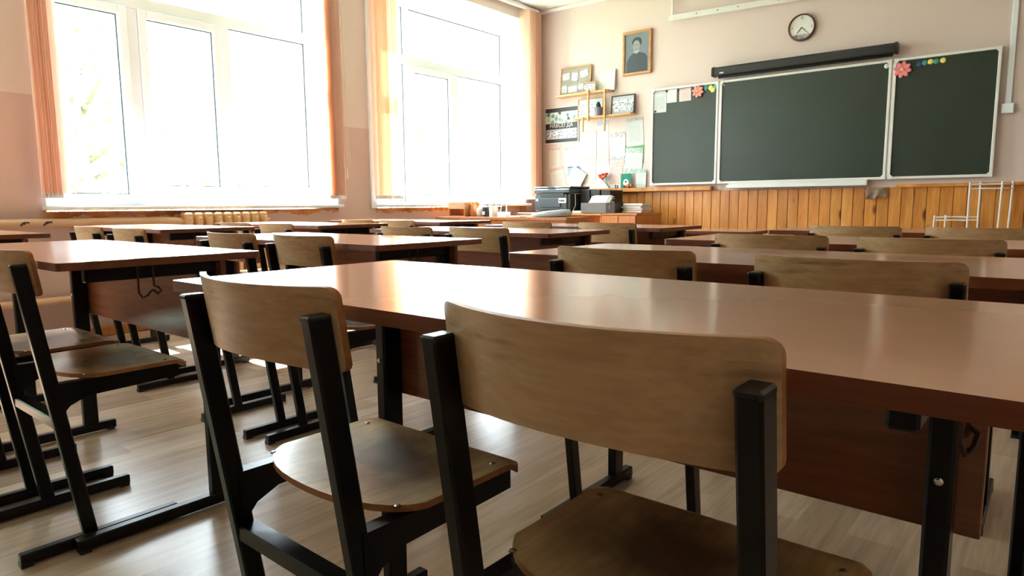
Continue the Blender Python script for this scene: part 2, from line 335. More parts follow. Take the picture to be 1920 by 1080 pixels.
# ------------------------------------------------------------------ mesh helpers
class MB:
    def __init__(s): s.v = []; s.f = []; s.mi = []
    def add(s, vs, fs, mi=0):
        o = len(s.v); s.v += [tuple(x) for x in vs]; s.f += [tuple(o + i for i in f) for f in fs]; s.mi += [mi] * len(fs); return s
    def box(s, x0, x1, y0, y1, z0, z1, mi=0, M=None):
        vs = [Vector((x, y, z)) for z in (z0, z1) for y in (y0, y1) for x in (x0, x1)]
        if M is not None: vs = [M @ q for q in vs]
        return s.add(vs, [(0, 2, 3, 1), (4, 5, 7, 6), (0, 1, 5, 4), (2, 6, 7, 3), (0, 4, 6, 2), (1, 3, 7, 5)], mi)
    def bbox(s, x0, x1, y0, y1, z0, z1, b=0.003, mi=0, M=None):
        # box with all edges chamfered (24 verts)
        vs = []; idx = {}
        X, Y, Z = (x0, x1), (y0, y1), (z0, z1)
        for i in (0, 1):
            for j in (0, 1):
                for k in (0, 1):
                    for a in range(3):
                        d = [b * (1 if t == 0 else -1) for t in (i, j, k)]; d[a] = 0
                        q = Vector((X[i] + d[0], Y[j] + d[1], Z[k] + d[2])); idx[(i, j, k, a)] = len(vs); vs.append(M @ q if M is not None else q)
        fs = []
        for a in range(3):
            o = [t for t in range(3) if t != a]
            for sgn in (0, 1):
                loop = []
                for (p_, q_) in ((0, 0), (1, 0), (1, 1), (0, 1)):
                    c = [0, 0, 0]; c[a] = sgn; c[o[0]] = p_; c[o[1]] = q_; loop.append(idx[(c[0], c[1], c[2], a)])
                fs.append(loop)
        for a in range(3):      # edges along axis a
            o = [t for t in range(3) if t != a]
            for p_ in (0, 1):
                for q_ in (0, 1):
                    c0 = [0, 0, 0]; c1 = [0, 0, 0]; c1[a] = 1
                    c0[o[0]] = c1[o[0]] = p_; c0[o[1]] = c1[o[1]] = q_
                    fs.append([idx[(*c0, o[0])], idx[(*c0, o[1])], idx[(*c1, o[1])], idx[(*c1, o[0])]])
        for i in (0, 1):
            for j in (0, 1):
                for k in (0, 1): fs.append([idx[(i, j, k, a)] for a in range(3)])
        return s.add(vs, fs, mi)
    def tube(s, pts, r, n=8, mi=0, cap=True):
        pts = [Vector(q) for q in pts]; o = len(s.v); vs = []
        t0 = (pts[1] - pts[0]).normalized(); ref = Vector((0, 0, 1)) if abs(t0.z) < 0.9 else Vector((1, 0, 0))
        a = t0.cross(ref).normalized()
        for i, q in enumerate(pts):
            t = (pts[min(i + 1, len(pts) - 1)] - pts[max(i - 1, 0)]).normalized()
            a = (a - t * a.dot(t)).normalized(); b = t.cross(a)
            rr = r[i] if isinstance(r, (list, tuple)) else r
            vs += [q + rr * (math.cos(2 * PI * k / n) * a + math.sin(2 * PI * k / n) * b) for k in range(n)]
        fs = [(i * n + k, i * n + (k + 1) % n, (i + 1) * n + (k + 1) % n, (i + 1) * n + k) for i in range(len(pts) - 1) for k in range(n)]
        if cap: fs += [tuple(range(n))[::-1], tuple(range((len(pts) - 1) * n, len(pts) * n))]
        return s.add(vs, fs, mi)
    def lathe(s, prof, n=20, c=(0, 0, 0), mi=0, M=None):
        vs = []
        for (r, z) in prof:
            for k in range(n):
                q = Vector((c[0] + r * math.cos(2 * PI * k / n), c[1] + r * math.sin(2 * PI * k / n), c[2] + z)); vs.append(M @ q if M is not None else q)
        m_ = len(prof)
        fs = [(i * n + k, i * n + (k + 1) % n, (i + 1) * n + (k + 1) % n, (i + 1) * n + k) for i in range(m_ - 1) for k in range(n)]
        fs += [tuple(range(n))[::-1], tuple(range((m_ - 1) * n, m_ * n))]
        return s.add(vs, fs, mi)
    def prism(s, poly, z0, z1, mi=0, M=None, side=None):
        n = len(poly)
        vs = [Vector((x, y, z0)) for x, y in poly] + [Vector((x, y, z1)) for x, y in poly]
        if M is not None: vs = [M @ q for q in vs]
        s.add(vs, [tuple(range(n))[::-1], tuple(range(n, 2 * n))], mi)
        o = len(s.v) - 2 * n
        for k in range(n): s.f.append((o + k, o + (k + 1) % n, o + n + (k + 1) % n, o + n + k)); s.mi.append(mi if side is None else side)
        return s
    def mesh(s, name, mats, smooth=False):
        me = bpy.data.meshes.new(name); me.from_pydata(s.v, [], s.f)
        for m in ([mats] if isinstance(mats, str) else mats): me.materials.append(MATS[m])
        for pl, mi in zip(me.polygons, s.mi): pl.material_index = mi
        bm = bmesh.new(); bm.from_mesh(me); bmesh.ops.recalc_face_normals(bm, faces=bm.faces); bm.to_mesh(me); bm.free()
        if smooth: me.shade_smooth() if hasattr(me, 'shade_smooth') else None
        if smooth and smooth != True:
            me.set_sharp_from_angle(angle=smooth)
        me.update(); return me
    def build(s, name, mats, parent=None, smooth=False, loc=None):
        o = bpy.data.objects.new(name, s.mesh(name, mats, smooth)); COL.objects.link(o)
        if parent is not None: o.parent = parent
        if loc is not None: o.location = loc
        return o
def tag(o, label=None, cat=None, group=None, kind=None):
    if label: o['label'] = label
    if cat: o['category'] = cat
    if group: o['group'] = group
    if kind: o['kind'] = kind
    return o
def thing(name, label, cat, loc=(0, 0, 0), rz=0.0, group=None):
    o = bpy.data.objects.new(name, None); COL.objects.link(o); o.empty_display_size = 0.1
    o.location = loc; o.rotation_euler = (0, 0, rz); return tag(o, label, cat, group)
CH = {}
def copy_tree(o, parent=None):
    c = o.copy(); COL.objects.link(c); c.parent = parent
    for ch in list(o.children): copy_tree(ch, c)
    return c
def rect_round(w, d, r, n=5):
    out = []
    for cx, cy, a0 in ((w / 2 - r, -d / 2 + r, -PI / 2), (w / 2 - r, d / 2 - r, 0), (-w / 2 + r, d / 2 - r, PI / 2), (-w / 2 + r, -d / 2 + r, PI)):
        for k in range(n + 1):
            a = a0 + PI / 2 * k / n; out.append((cx + r * math.cos(a), cy + r * math.sin(a)))
    return out
def text_mesh(body, size, mat, extrude=0.0006):
    c = bpy.data.curves.new('t', 'FONT'); c.body = body; c.size = size; c.extrude = extrude; c.align_x = 'CENTER'; c.align_y = 'CENTER'; c.resolution_u = 3
    o = bpy.data.objects.new('t', c); COL.objects.link(o)
    dg = bpy.context.evaluated_depsgraph_get(); me = bpy.data.meshes.new_from_object(o.evaluated_get(dg))
    bpy.data.objects.remove(o); bpy.data.curves.remove(c)
    me.materials.clear(); me.materials.append(MATS[mat]); return me
def lettering(name, body, size, mat, parent, loc, extra_rot=None, sx=1.0):
    me = text_mesh(body, size, mat)
    o = bpy.data.objects.new(name, me); COL.objects.link(o); o.parent = parent; o.location = loc
    o.rotation_euler = (PI / 2, extra_rot or 0, 0); o.scale = (sx, 1, 1); return o
ROT_WALL = Matrix(((1, 0, 0, 0), (0, 0, -1, 0), (0, 1, 0, 0), (0, 0, 0, 1)))   # (x,y,z) -> (x,-z,y): flat shapes onto the front wall

# ================================================================== the room
tag(MB().box(XW - WALL_T, XR + 0.2, YB - 0.2, YF + 0.2, -0.2, 0).build('floor', 'floor_print'), kind='structure')
tag(MB().box(XW - WALL_T, XR + 0.2, YB - 0.2, YF + 0.2, ZC, ZC + 0.2).build('ceiling', 'ceiling_white'), kind='structure')
wl = MB(); xo = XW - WALL_T
wl.box(xo, XW, YB - 0.2, YF + 0.2, 0, WZ0 - 0.02).box(xo, XW, YB - 0.2, YF + 0.2, WZ1, ZC)
ys = [YB - 0.2, *sorted(t for w in WINS for t in w), YF + 0.2]
for k in range(0, len(ys), 2): wl.box(xo, XW, ys[k], ys[k + 1], WZ0 - 0.02, WZ1)
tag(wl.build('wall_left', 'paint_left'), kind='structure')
wall_front = tag(MB().box(XW, XR + 0.2, YF, YF + 0.2, 0, ZC).build('wall_front', 'paint_front'), kind='structure')
tag(MB().box(XR, XR + 0.2, YB - 0.2, YF, 0, ZC).build('wall_right', 'paint_other'), kind='structure')
tag(MB().box(XW, XR, YB - 0.2, YB, 0, ZC).build('wall_back', 'paint_back'), kind='structure')
tag(MB().bbox(XW, XR, YF - 0.035, YF, ZC - 0.045, ZC, 0.01).build('trim_1', 'ceiling_white'), kind='structure')
tag(MB().bbox(XW, XW + 0.03, YB, YF - 0.035, ZC - 0.035, ZC, 0.008).build('trim_2', 'trim_cream'), kind='structure')
tag(MB().bbox(XW, XW + 0.02, YB, YF, 0, 0.07, 0.006).build('baseboard_left', 'cabinet_wood'), kind='structure')

# wainscot: single pine planks on the front wall
PLW = 0.0945
pk = MB().bbox(0.0008, PLW - 0.0042, -0.016, 0, 0, 0.99, 0.0022)
pk.box(-0.004, 0.0015, -0.006, 0, 0, 0.99)
pm = pk.mesh('plank', 'pine')
nx = int((XR - XW) / PLW)
for k in range(nx):
    o = bpy.data.objects.new('plank', pm); COL.objects.link(o); o.parent = wall_front
    o.location = (XW + 0.02 + k * PLW, YF, 0.0)
tag(MB().bbox(XW + 0.01, -2.765, YF - 0.075, YF, 0.992, 1.035, 0.004).build('trim_3', 'pine'), kind='structure')
tag(MB().bbox(-1.12, XR - 0.01, YF - 0.04, YF, 0.985, 1.012, 0.003).build('trim_4', 'pine'), kind='structure')

# windows
GX = -5.32
def window(idx, y0, y1, muls, sashes):
    w = bpy.data.objects.new('window_%d' % idx, None); COL.objects.link(w); tag(w, kind='structure')
    fx0, fx1 = GX - 0.03, GX + 0.03
    z0, z1 = WZ0, WZ1; t = 0.06; zb = 0.905; zt0, zt1 = 2.285, 2.375
    f = MB().bbox(fx0, fx1, y0, y0 + t, z0, z1, 0.004).bbox(fx0, fx1, y1 - t, y1, z0, z1, 0.004)
    f.bbox(fx0, fx1, y0 + t, y1 - t, z0, zb, 0.004).bbox(fx0, fx1, y0 + t, y1 - t, z1 - 0.14, z1, 0.004)
    f.build('window_frame', 'pvc_white', w)
    MB().bbox(fx0, fx1, y0 + t, y1 - t, zt0, zt1, 0.004).build('transom', 'pvc_white', w)
    edges = [y0 + t] + [e for m_ in muls for e in (m_ - 0.04, m_ + 0.04)] + [y1 - t]
    for m_ in muls: MB().bbox(fx0, fx1, m_ - 0.04, m_ + 0.04, zb, zt0, 0.004).build('mullion', 'pvc_white', w)
    MB().bbox(fx0, fx1, muls[0] - 0.04, muls[0] + 0.04, zt1, z1 - 0.14, 0.004).build('mullion', 'pvc_white', w)
    ue = [y0 + t, muls[0] - 0.04, muls[0] + 0.04, y1 - t]
    for k in range(0, 4, 2):
        MB().box(GX - 0.004, GX + 0.004, ue[k], ue[k + 1], zt1, z1 - 0.14).build('pane', 'window_glass', w)
        MB().box(GX + 0.004, GX + 0.012, ue[k], ue[k] + 0.008, zt1, z1 - 0.14).box(GX + 0.004, GX + 0.012, ue[k + 1] - 0.008, ue[k + 1], zt1, z1 - 0.14).box(GX + 0.004, GX + 0.012, ue[k], ue[k + 1], z1 - 0.148, z1 - 0.14).build('gasket', 'grey_plastic', w)
    for k in range(0, len(edges), 2):
        a, b = edges[k], edges[k + 1]
        if k // 2 in sashes:
            sm = MB(); s_ = 0.055
            sm.bbox(fx0 + 0.01, fx1 + 0.022, a, a + s_, zb, zt0, 0.004).bbox(fx0 + 0.01, fx1 + 0.022, b - s_, b, zb, zt0, 0.004)
            sm.bbox(fx0 + 0.01, fx1 + 0.022, a + s_, b - s_, zb, zb + s_, 0.004).bbox(fx0 + 0.01, fx1 + 0.022, a + s_, b - s_, zt0 - s_, zt0, 0.004)
            so = sm.build('sash', 'pvc_white', w)
            MB().bbox(fx1 + 0.022, fx1 + 0.045, b - 0.045, b - 0.02, 1.5, 1.62, 0.004).build('window_handle', 'pvc_white', so)
            a, b = a + s_, b - s_; g0, g1 = zb + s_, zt0 - s_
        else: g0, g1 = zb, zt0
        MB().box(GX - 0.004, GX + 0.004, a, b, g0, g1).build('pane', 'window_glass', w)
        gk = MB()
        for (ya, yb, za, zb) in ((a, a + 0.008, g0, g1), (b - 0.008, b, g0, g1), (a, b, g1 - 0.008, g1), (a, b, g0, g0 + 0.008)): gk.box(GX + 0.004, GX + 0.012, ya, yb, za, zb)
        gk.build('gasket', 'grey_plastic', w)
    # plastered reveal lining and the white sill board
    rv = MB().box(GX + 0.03, XW + 0.001, y0, y0 + 0.012, z0, z1).box(GX + 0.03, XW + 0.001, y1 - 0.012, y1, z0, z1).box(GX + 0.03, XW + 0.001, y0, y1, z1 - 0.012, z1)
    rv.build('reveal_lining', 'reveal_white', w)
    MB().bbox(GX + 0.03, XW + 0.09, y0 - 0.025, y1 + 0.0, 0.849, 0.876, 0.006).build('window_sill', 'pvc_white', w)
    return w
window(1, *WINS[0], (2.165, 2.86), (0, 1))
window(2, *WINS[1], (4.80, 5.51), (1,))
window(3, *WINS[2], (-0.25, 0.4), (1,))

# ================================================================== desks
def make_desk(H):
    t = thing('school_desk', 'x', 'desk')
    L, D, T = 1.2, 0.5, 0.019
    MB().prism(rect_round(L, D, 0.012, 4), H - T, H, 0, None, 1).build('tabletop', ['desk_top', 'desk_edge'], t)
    CX = 0.495
    for s in (-1, 1):
        x = s * CX
        MB().bbox(x - 0.0125, x + 0.0125, -0.165, 0.175, H - T - 0.04, H - T, 0.003).build('support_beam', 'black_metal', t)
        c = MB().bbox(x - 0.014, x + 0.014, 0.115, 0.165, 0.036, H - T - 0.04, 0.004).build('leg', 'black_metal', t)
        for zb in (0.545,):
            Mx = Matrix.Translation((x, 0.1155, zb)) @ Matrix.Rotation(PI / 2, 4, 'X')
            MB().lathe([(0.0055, 0), (0.005, 0.003), (0.0025, 0.0045)], 10, M=Mx).build('bolt', 'chrome', c)
        sk = MB().bbox(x - 0.014, x + 0.014, -0.23, 0.225, 0.006, 0.038, 0.003).build('foot_bar', 'black_metal', t)
        for yy in (-0.215, 0.205): MB().box(x - 0.015, x + 0.015, yy - 0.012, yy + 0.012, 0, 0.009).build('foot_pad', 'black_plastic', sk)
        # bag hook: bent wire under the beam
        hx = x + s * 0.03; hy = -0.03; zt = H - T
        MB().tube([(hx, hy - 0.02, zt), (hx, hy - 0.02, zt - 0.075), (hx + s * 0.004, hy - 0.014, zt - 0.088), (hx + s * 0.01, hy - 0.004, zt - 0.082), (hx + s * 0.012, hy + 0.004, zt - 0.072),
                   (hx + s * 0.006, hy + 0.014, zt - 0.07), (hx, hy + 0.026, zt - 0.082), (hx + s * 0.003, hy + 0.034, zt - 0.074), (hx, hy + 0.028, zt - 0.064), (hx, hy + 0.018, zt - 0.06), (hx, hy + 0.018, zt)], 0.0028, 6).build('bag_hook', 'steel_dark', t)
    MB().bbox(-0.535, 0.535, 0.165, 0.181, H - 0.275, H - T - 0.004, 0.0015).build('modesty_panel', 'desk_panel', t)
    return t
D = {}
protos = {}
def desk(key, x0, y0, H, label):
    if H not in protos: o = protos[H] = make_desk(H)
    else: o = copy_tree(protos[H])
    o.location = (x0 + 0.6, y0 + 0.25, 0); tag(o, label, 'desk', 'two-seat school desks in three columns')
    D[key] = o; return o
DESKS = [
 ('R1', -1.182, 0.516, .74, 'nearest brown laminate school desk, its top filling the foreground right of centre'),
 ('R2', -1.115, 1.344, .74, 'brown school desk directly in front of the nearest desk, right column'),
 ('R3', -1.078, 2.164, .74, 'brown school desk, third from the camera in the right column'),
 ('R4', -1.035, 3.11, .74, 'frontmost brown school desk of the right column, before the chalkboard'),
 ('M1', -2.95, 0.516, .74, 'nearest brown school desk of the middle column, bag hook under its right edge'),
 ('M2', -2.858, 1.362, .74, 'brown school desk, second from the camera in the middle column'),
 ('M3', -2.879, 2.31, .74, 'brown school desk, third from the camera in the middle column'),
 ('M4', -2.76, 3.105, .74, 'brown school desk, fourth from the camera in the middle column'),
 ('M5', -2.64, 4.02, .69, 'lower brown school desk at the front of the middle column, below the chalkboard'),
 ('W1', -4.58, 0.49, .756, 'brown school desk at the left picture edge, last in the window column'),
 ('W2', -4.575, 1.441, .756, 'white-glaring school desk beside the radiator, second in the window column'),
 ('W3', -4.374, 2.201, .756, 'white-glaring school desk, third in the window column'),
 ('W4', -4.28, 3.05, .756, 'frontmost school desk of the window column, before the teacher desk'),
]
for a in DESKS: desk(*a)

# ================================================================== chairs
def make_chair():
    t = thing('school_chair', 'x', 'chair')
    ZP = 0.733; PX = 0.163
    def post_y(z): return 0.105 * (ZP - z) / ZP      # rear face of the leaning post
    for s in (-1, 1):
        x = s * PX
        m = MB(); w = 0.0108; dp = 0.033
        zs = (0.028, ZP - 0.006)
        vs = []
        for z in zs:
            y = post_y(z); vs += [(x - w, y, z), (x + w, y, z), (x + w, y + dp, z), (x - w, y + dp, z)]
        b = 0.003; prof = lambda y, z: [(x - w + b, y, z), (x + w - b, y, z), (x + w, y + b, z), (x + w, y + dp - b, z), (x + w - b, y + dp, z), (x - w + b, y + dp, z), (x - w, y + dp - b, z), (x - w, y + b, z)]
        vs = prof(post_y(zs[0]), zs[0]) + prof(post_y(zs[1]), zs[1])
        m.add(vs, [tuple(range(8))[::-1], tuple(range(8, 16))] + [(k, (k + 1) % 8, 8 + (k + 1) % 8, 8 + k) for k in range(8)])
        lg = m.build('leg', 'black_metal', t)
        y = post_y(ZP)
        MB().bbox(x - w - 0.0003, x + w + 0.0003, y - 0.0003, y + dp + 0.0003, ZP - 0.008, ZP + 0.0005, 0.0025).build('end_cap', 'dark_cap', lg)
        sk = MB().bbox(x - 0.0125, x + 0.0125, -0.037, 0.336, 0.004, 0.034, 0.003).build('foot_bar', 'black_metal', t)
        for yy in (-0.025, 0.32): MB().box(x - 0.0132, x + 0.0132, yy - 0.013, yy + 0.013, 0, 0.012).build('foot_pad', 'black_plastic', sk)
        yb = post_y(0.42)
        br = MB(); pr_ = [(yb + 0.02, 0.435), (0.365, 0.432), (0.365, 0.398), (yb + 0.09, 0.392), (yb + 0.05, 0.375), (yb + 0.024, 0.345)]
        vs = [(x - 0.0125, a, b_) for a, b_ in pr_] + [(x + 0.0125, a, b_) for a, b_ in pr_]; n_ = len(pr_)
        br.add(vs, [tuple(range(n_)), tuple(range(n_, 2 * n_))[::-1]] + [(k, n_ + k, n_ + (k + 1) % n_, (k + 1) % n_) for k in range(n_)])
        br.build('seat_bracket', 'black_metal', t)
    yc = post_y(0.33)
    MB().bbox(-PX + 0.0108, PX - 0.0108, yc + 0.002, yc + 0.036, 0.318, 0.345, 0.003).build('cross_bar', 'black_metal', t)
    # seat: bent plywood, rear edge rounded, front edge rolled down
    NU, NV = 16, 14; m = MB(); top = []; th = 0.0105
    hw = 0.186
    def seat_pt(u, v):     # u -1..1 across, v 0 rear..1 front
        yr = 0.092 + 0.095 * (1 - math.sqrt(max(0.0, 1 - (abs(u) ** 2.3) * 0.97)))
        yf = 0.388 - 0.018 * max(0, (abs(u) - 0.9) / 0.1) ** 2
        y = yr + (yf - yr) * v
        z = 0.4465 - 0.010 * (1 - u * u) * math.sin(PI * min(1, v * 1.05)) 
        if v > 0.88: z -= 0.011 * ((v - 0.88) / 0.12) ** 2
        return (u * hw, y, z)
    us = [math.sin(PI / 2 * (2 * i / NU - 1)) for i in range(NU + 1)]
    for j in range(NV + 1):
        for u in us: top.append(seat_pt(u, j / NV))
    nT = len(top); vs = top + [(x, y, z - th) for x, y, z in top]
    fs = []; W1 = NU + 1
    for j in range(NV):
        for i in range(NU):
            a = j * W1 + i; fs.append((a, a + 1, a + W1 + 1, a + W1)); fs.append((nT + a, nT + a + W1, nT + a + W1 + 1, nT + a + 1))
    m.add(vs, fs, 0)
    o0 = 0; ring = list(range(W1)) + [j * W1 + NU for j in range(1, NV + 1)] + [NV * W1 + i for i in range(NU - 1, -1, -1)] + [j * W1 for j in range(NV - 1, 0, -1)]
    for k in range(len(ring)):
        a, b = ring[k], ring[(k + 1) % len(ring)]; m.f.append((a, nT + a, nT + b, b)); m.mi.append(1)
    seat = m.build('seat', ['plywood_seat', 'plywood_edge'], t, smooth=0.7)
    for sx in (-1, 1):
        for yy in (0.135, 0.335):
            MB().lathe([(0.0052, 0), (0.005, 0.002), (0.0025, 0.0035)], 8, (sx * PX, yy, 0.4445)).build('screw', 'chrome', seat)
    # backrest: plywood bowed backwards between the posts
    NV = 8; m = MB(); th = 0.010; hw = 0.1745; z0, z1 = 0.653, 0.766
    ub = [-1 + 2 * i / 14 for i in range(2, 13)]; ce = [1 - 0.014 / 0.1745 * (1 - math.sin(PI / 2 * q / 5)) for q in range(6)]
    ub = [-q for q in ce[::-1]] + [q for q in ub if abs(q) < ce[0] - 0.02] + ce; NU = len(ub) - 1
    fr, bk = [], []
    for j in range(NV + 1):
        for i in range(NU + 1):
            u = ub[i]
            c = 0.014       # rounded corners
            v = j / NV; zz = z0 + (z1 - z0) * v
            ex = max(0, abs(u) * hw - (hw - c)); dz = c - math.sqrt(max(0, c * c - ex * ex)) if ex > 0 else 0
            zmin, zmax = z0 + dz + 0.011 * (1 - u * u), z1 - dz
            zz = zmin + (zmax - zmin) * v
            bow = 0.050 * (1 - u * u) - 0.006
            y = post_y(zz) + 0.033 + 0.0012 - bow * 1.0
            bk.append((u * hw, y, zz)); fr.append((u * hw, y + th, zz))
    nT = len(bk); W1 = NU + 1; fs = []
    for j in range(NV):
        for i in range(NU):
            a = j * W1 + i; fs.append((a, a + 1, a + W1 + 1, a + W1)); fs.append((nT + a, nT + a + W1, nT + a + W1 + 1, nT + a + 1))
    m.add(bk + fr, fs, 0)
    ring = list(range(W1)) + [j * W1 + NU for j in range(1, NV + 1)] + [NV * W1 + i for i in range(NU - 1, -1, -1)] + [j * W1 for j in range(NV - 1, 0, -1)]
    for k in range(len(ring)):
        a, b = ring[k], ring[(k + 1) % len(ring)]; m.f.append((a, nT + a, nT + b, b)); m.mi.append(1)
    m.build('backrest', ['plywood', 'plywood_edge'], t, smooth=0.7)
    return t
chair0 = None
WHERE = {'R1': 'the nearest desk', 'R2': 'the second desk of the right column', 'R3': 'the third desk of the right column', 'R4': 'the frontmost desk of the right column',
         'M1': 'the nearest desk of the middle column', 'M2': 'the second desk of the middle column', 'M3': 'the third desk of the middle column', 'M4': 'the fourth desk of the middle column',
         'W2': 'the window-side desk by the radiator', 'W3': 'the third window-side desk', 'W4': 'the frontmost window-side desk'}
CHAIRS = [('R1', 0, -0.858, 0.458, -1.0), ('R1', 1, -0.326, 0.461, 0.0), ('R2', 0, -0.762, 1.283, 0), ('R2', 1, -0.284, 1.272, 0), ('R3', 0, -0.705, 2.095, 0), ('R3', 1, -0.275, 2.08, 0),
          ('R4', 0, -0.665, 3.03, 0), ('R4', 1, -0.235, 3.03, 0), ('M1', 0, -2.50, 0.458, 0), ('M1', 1, -2.055, 0.462, 0), ('M2', 0, -2.473, 1.275, 0), ('M2', 1, -2.028, 1.295, 0),
          ('M3', 0, -2.385, 2.09, 0), ('M3', 1, -1.99, 2.16, 0), ('M4', 0, -2.36, 2.98, 0), ('M4', 1, -1.86, 3.03, 0), ('W2', 0, -4.02, 1.31, 0), ('W2', 1, -3.48, 1.30, 0),
          ('W3', 0, -3.99, 2.115, 0), ('W3', 1, -3.53, 2.115, 0), ('W4', 0, -3.87, 2.965, 0), ('W4', 1, -3.45, 2.965, 0)]
for (k, s, x, y, rz) in CHAIRS:
    if chair0 is None: c = chair0 = make_chair()
    else: c = copy_tree(chair0)
    c.location = (x, y, 0); c.rotation_euler = (0, 0, math.radians(rz))
    tag(c, 'plywood chair, %s of the two at %s' % (('left', 'right')[s], WHERE[k]), 'chair', 'plywood school chairs at the desks')

exec_marker = 0
# ================================================================== chalkboard wall
YB_ = YF - 0.045
cb = thing('chalkboard', 'green three-panel chalkboard with white aluminium frame on the front wall', 'chalkboard', (0, 0, 0))
def board_panel(x0, x1, z0, z1, nm):
    p = MB().box(x0 + 0.012, x1 - 0.012, YB_ + 0.006, YB_ + 0.022, z0 + 0.012, z1 - 0.012).build('panel', 'board_green', cb)
    f = 0.022
    fr = MB().bbox(x0, x1, YB_ - 0.006, YB_ + 0.026, z1 - f, z1, 0.003).bbox(x0, x1, YB_ - 0.006, YB_ + 0.026, z0, z0 + f, 0.003)
    fr.bbox(x0, x0 + f, YB_ - 0.006, YB_ + 0.026, z0 + f, z1 - f, 0.003).bbox(x1 - f, x1, YB_ - 0.006, YB_ + 0.026, z0 + f, z1 - f, 0.003)
    fr.build('panel_frame', 'metal_white', p)
    for (cx, sx) in ((x0 + 0.001, 1), (x1 - 0.001, -1)):
        for (cz, sz) in ((z0 + 0.001, 1), (z1 - 0.001, -1)):
            MB().prism([(cx, cz), (cx + sx * 0.038, cz), (cx + sx * 0.038, cz + sz * 0.022), (cx + sx * 0.022, cz + sz * 0.038), (cx, cz + sz * 0.038)], 0.0, 0.01, M=Matrix.Translation((0, YB_ - 0.0, 0)) @ ROT_WALL).build('corner_piece', 'metal_white', p)
board_panel(-3.455, -2.722, 1.056, 2.062, 'left')
board_panel(-2.708, -1.204, 1.056, 2.062, 'centre')
board_panel(-1.190, -0.447, 1.056, 2.062, 'right')
for x in (-2.715, -1.197):
    MB().bbox(x - 0.006, x + 0.006, YB_ + 0.004, YF - 0.002, 1.056, 2.05, 0.002).build('hinge_strip', 'metal_white', cb)
for (x, z) in ((-3.2, 1.3), (-3.2, 1.9), (-2.4, 1.3), (-2.4, 1.9), (-1.5, 1.3), (-1.5, 1.9), (-0.7, 1.3), (-0.7, 1.9)):
    MB().box(x - 0.03, x + 0.03, YB_ + 0.02, YF, z - 0.03, z + 0.03).build('wall_bracket', 'metal_white', cb)
m = MB()
for x0, x1 in ((-2.592, -1.344),):
    m.bbox(x0, x1, YF - 0.105, YF - 0.045, 1.005, 1.012, 0.002).bbox(x0, x1, YF - 0.105, YF - 0.098, 1.005, 1.04, 0.002).bbox(x0, x1, YF - 0.052, YF - 0.045, 1.005, 1.056, 0.002)
m.build('chalk_tray', 'metal_white', cb)

# magnets, flowers and papers on the board
YS = YB_ + 0.0055
def magnet(x, z, r, mat, label, d=0.008, group=None):
    Mx = Matrix.Translation((0, 0, 0)) @ Matrix.Rotation(PI / 2, 4, 'X')
    o = MB().lathe([(r, 0), (r, d * 0.5), (r * 0.75, d * 0.9), (r * 0.3, d)], 14, M=Mx).build('magnet', mat, smooth=True, loc=(x, YS, z))
    return tag(o, label, 'magnet', group)
G = 'round magnets on the chalkboard'
magnet(-2.855, 2.012, 0.026, 'magnet_teal', 'dull green round magnet next to the salmon flower, left board panel', group=G)
magnet(-2.806, 2.008, 0.026, 'magnet_yellow', 'upper pale yellow round magnet near the corner of the left board panel', group=G)
magnet(-2.785, 1.985, 0.026, 'magnet_yellow', 'lower deep yellow round magnet near the corner of the left board panel', group=G)
magnet(-2.757, 2.012, 0.026, 'magnet_teal', 'teal round magnet in the upper right corner of the left board panel', group=G)
for (x, z, mt, lb) in ((-1.005, 1.997, 'magnet_blue', 'dark blue round magnet beside the pink flower, right board panel'), (-0.964, 2.003, 'magnet_teal', 'teal round magnet between the blue and the yellow one, right board panel'),
                       (-0.924, 2.005, 'magnet_yellow', 'yellow round magnet between two teal ones, right board panel'), (-0.883, 2.003, 'magnet_teal', 'teal round magnet between two yellow ones, right board panel'),
                       (-0.836, 2.005, 'magnet_yellow', 'yellow round magnet, last of the row on the right board panel')):
    magnet(x, z, 0.022, mt, lb, group=G)
magnet(-1.245, 2.012, 0.02, 'magnet_white', 'white ring magnet in the upper right corner of the middle board panel')
magnet(-1.218, 2.015, 0.009, 'magnet_white', 'tiny white magnet next to the white ring magnet')
magnet(-2.668, 2.018, 0.009, 'magnet_white', 'tiny white magnet in the upper left corner of the middle board panel')
def flower(x, z, r, mat, label):
    t = thing('flower_magnet', label, 'flower magnet', (x, YS - 0.0125, z))
    for k in range(8):
        a = 2 * PI * k / 8 + 0.2
        Mx = Matrix.Rotation(a, 4, 'Y') @ Matrix.Translation((r * 0.6, -0.004 - 0.002 * (k % 2), 0)) @ Matrix.Scale(r * 0.42, 4, (1, 0, 0)) @ Matrix.Scale(r * 0.27, 4, (0, 0, 1)) @ Matrix.Rotation(PI / 2, 4, 'X')
        MB().lathe([(1, 0), (1.0, 0.004), (0.7, 0.008)], 12, M=Mx).build('petal', mat, t)
    MB().lathe([(r * 0.24, 0), (r * 0.24, 0.012), (r * 0.12, 0.018)], 12, M=Matrix.Rotation(PI / 2, 4, 'X')).build('flower_eye', 'flower_eye', t)
flower(-2.935, 1.985, 0.062, 'petal_salmon', 'salmon paper flower magnet on the left board panel')
flower(-1.122, 1.965, 0.068, 'petal_pink', 'larger pink paper flower magnet on the right board panel')
def sheet(name, x0, x1, z0, z1, mat, label, cat, y=None, tilt=0.0, th=0.0015, group=None):
    cx, cz = (x0 + x1) / 2, (z0 + z1) / 2
    o = MB().box(-(x1 - x0) / 2, (x1 - x0) / 2, -th, 0, -(z1 - z0) / 2, (z1 - z0) / 2).build(name, mat)
    o.location = (cx, YS if y is None else y, cz); o.rotation_euler = (0, math.radians(tilt), 0)
    return tag(o, label, cat, group)
sheet('paper_sheet', -3.432, -3.288, 1.815, 2.036, 'list_sheet', 'printed timetable sheet in the upper left corner of the chalkboard', 'paper')
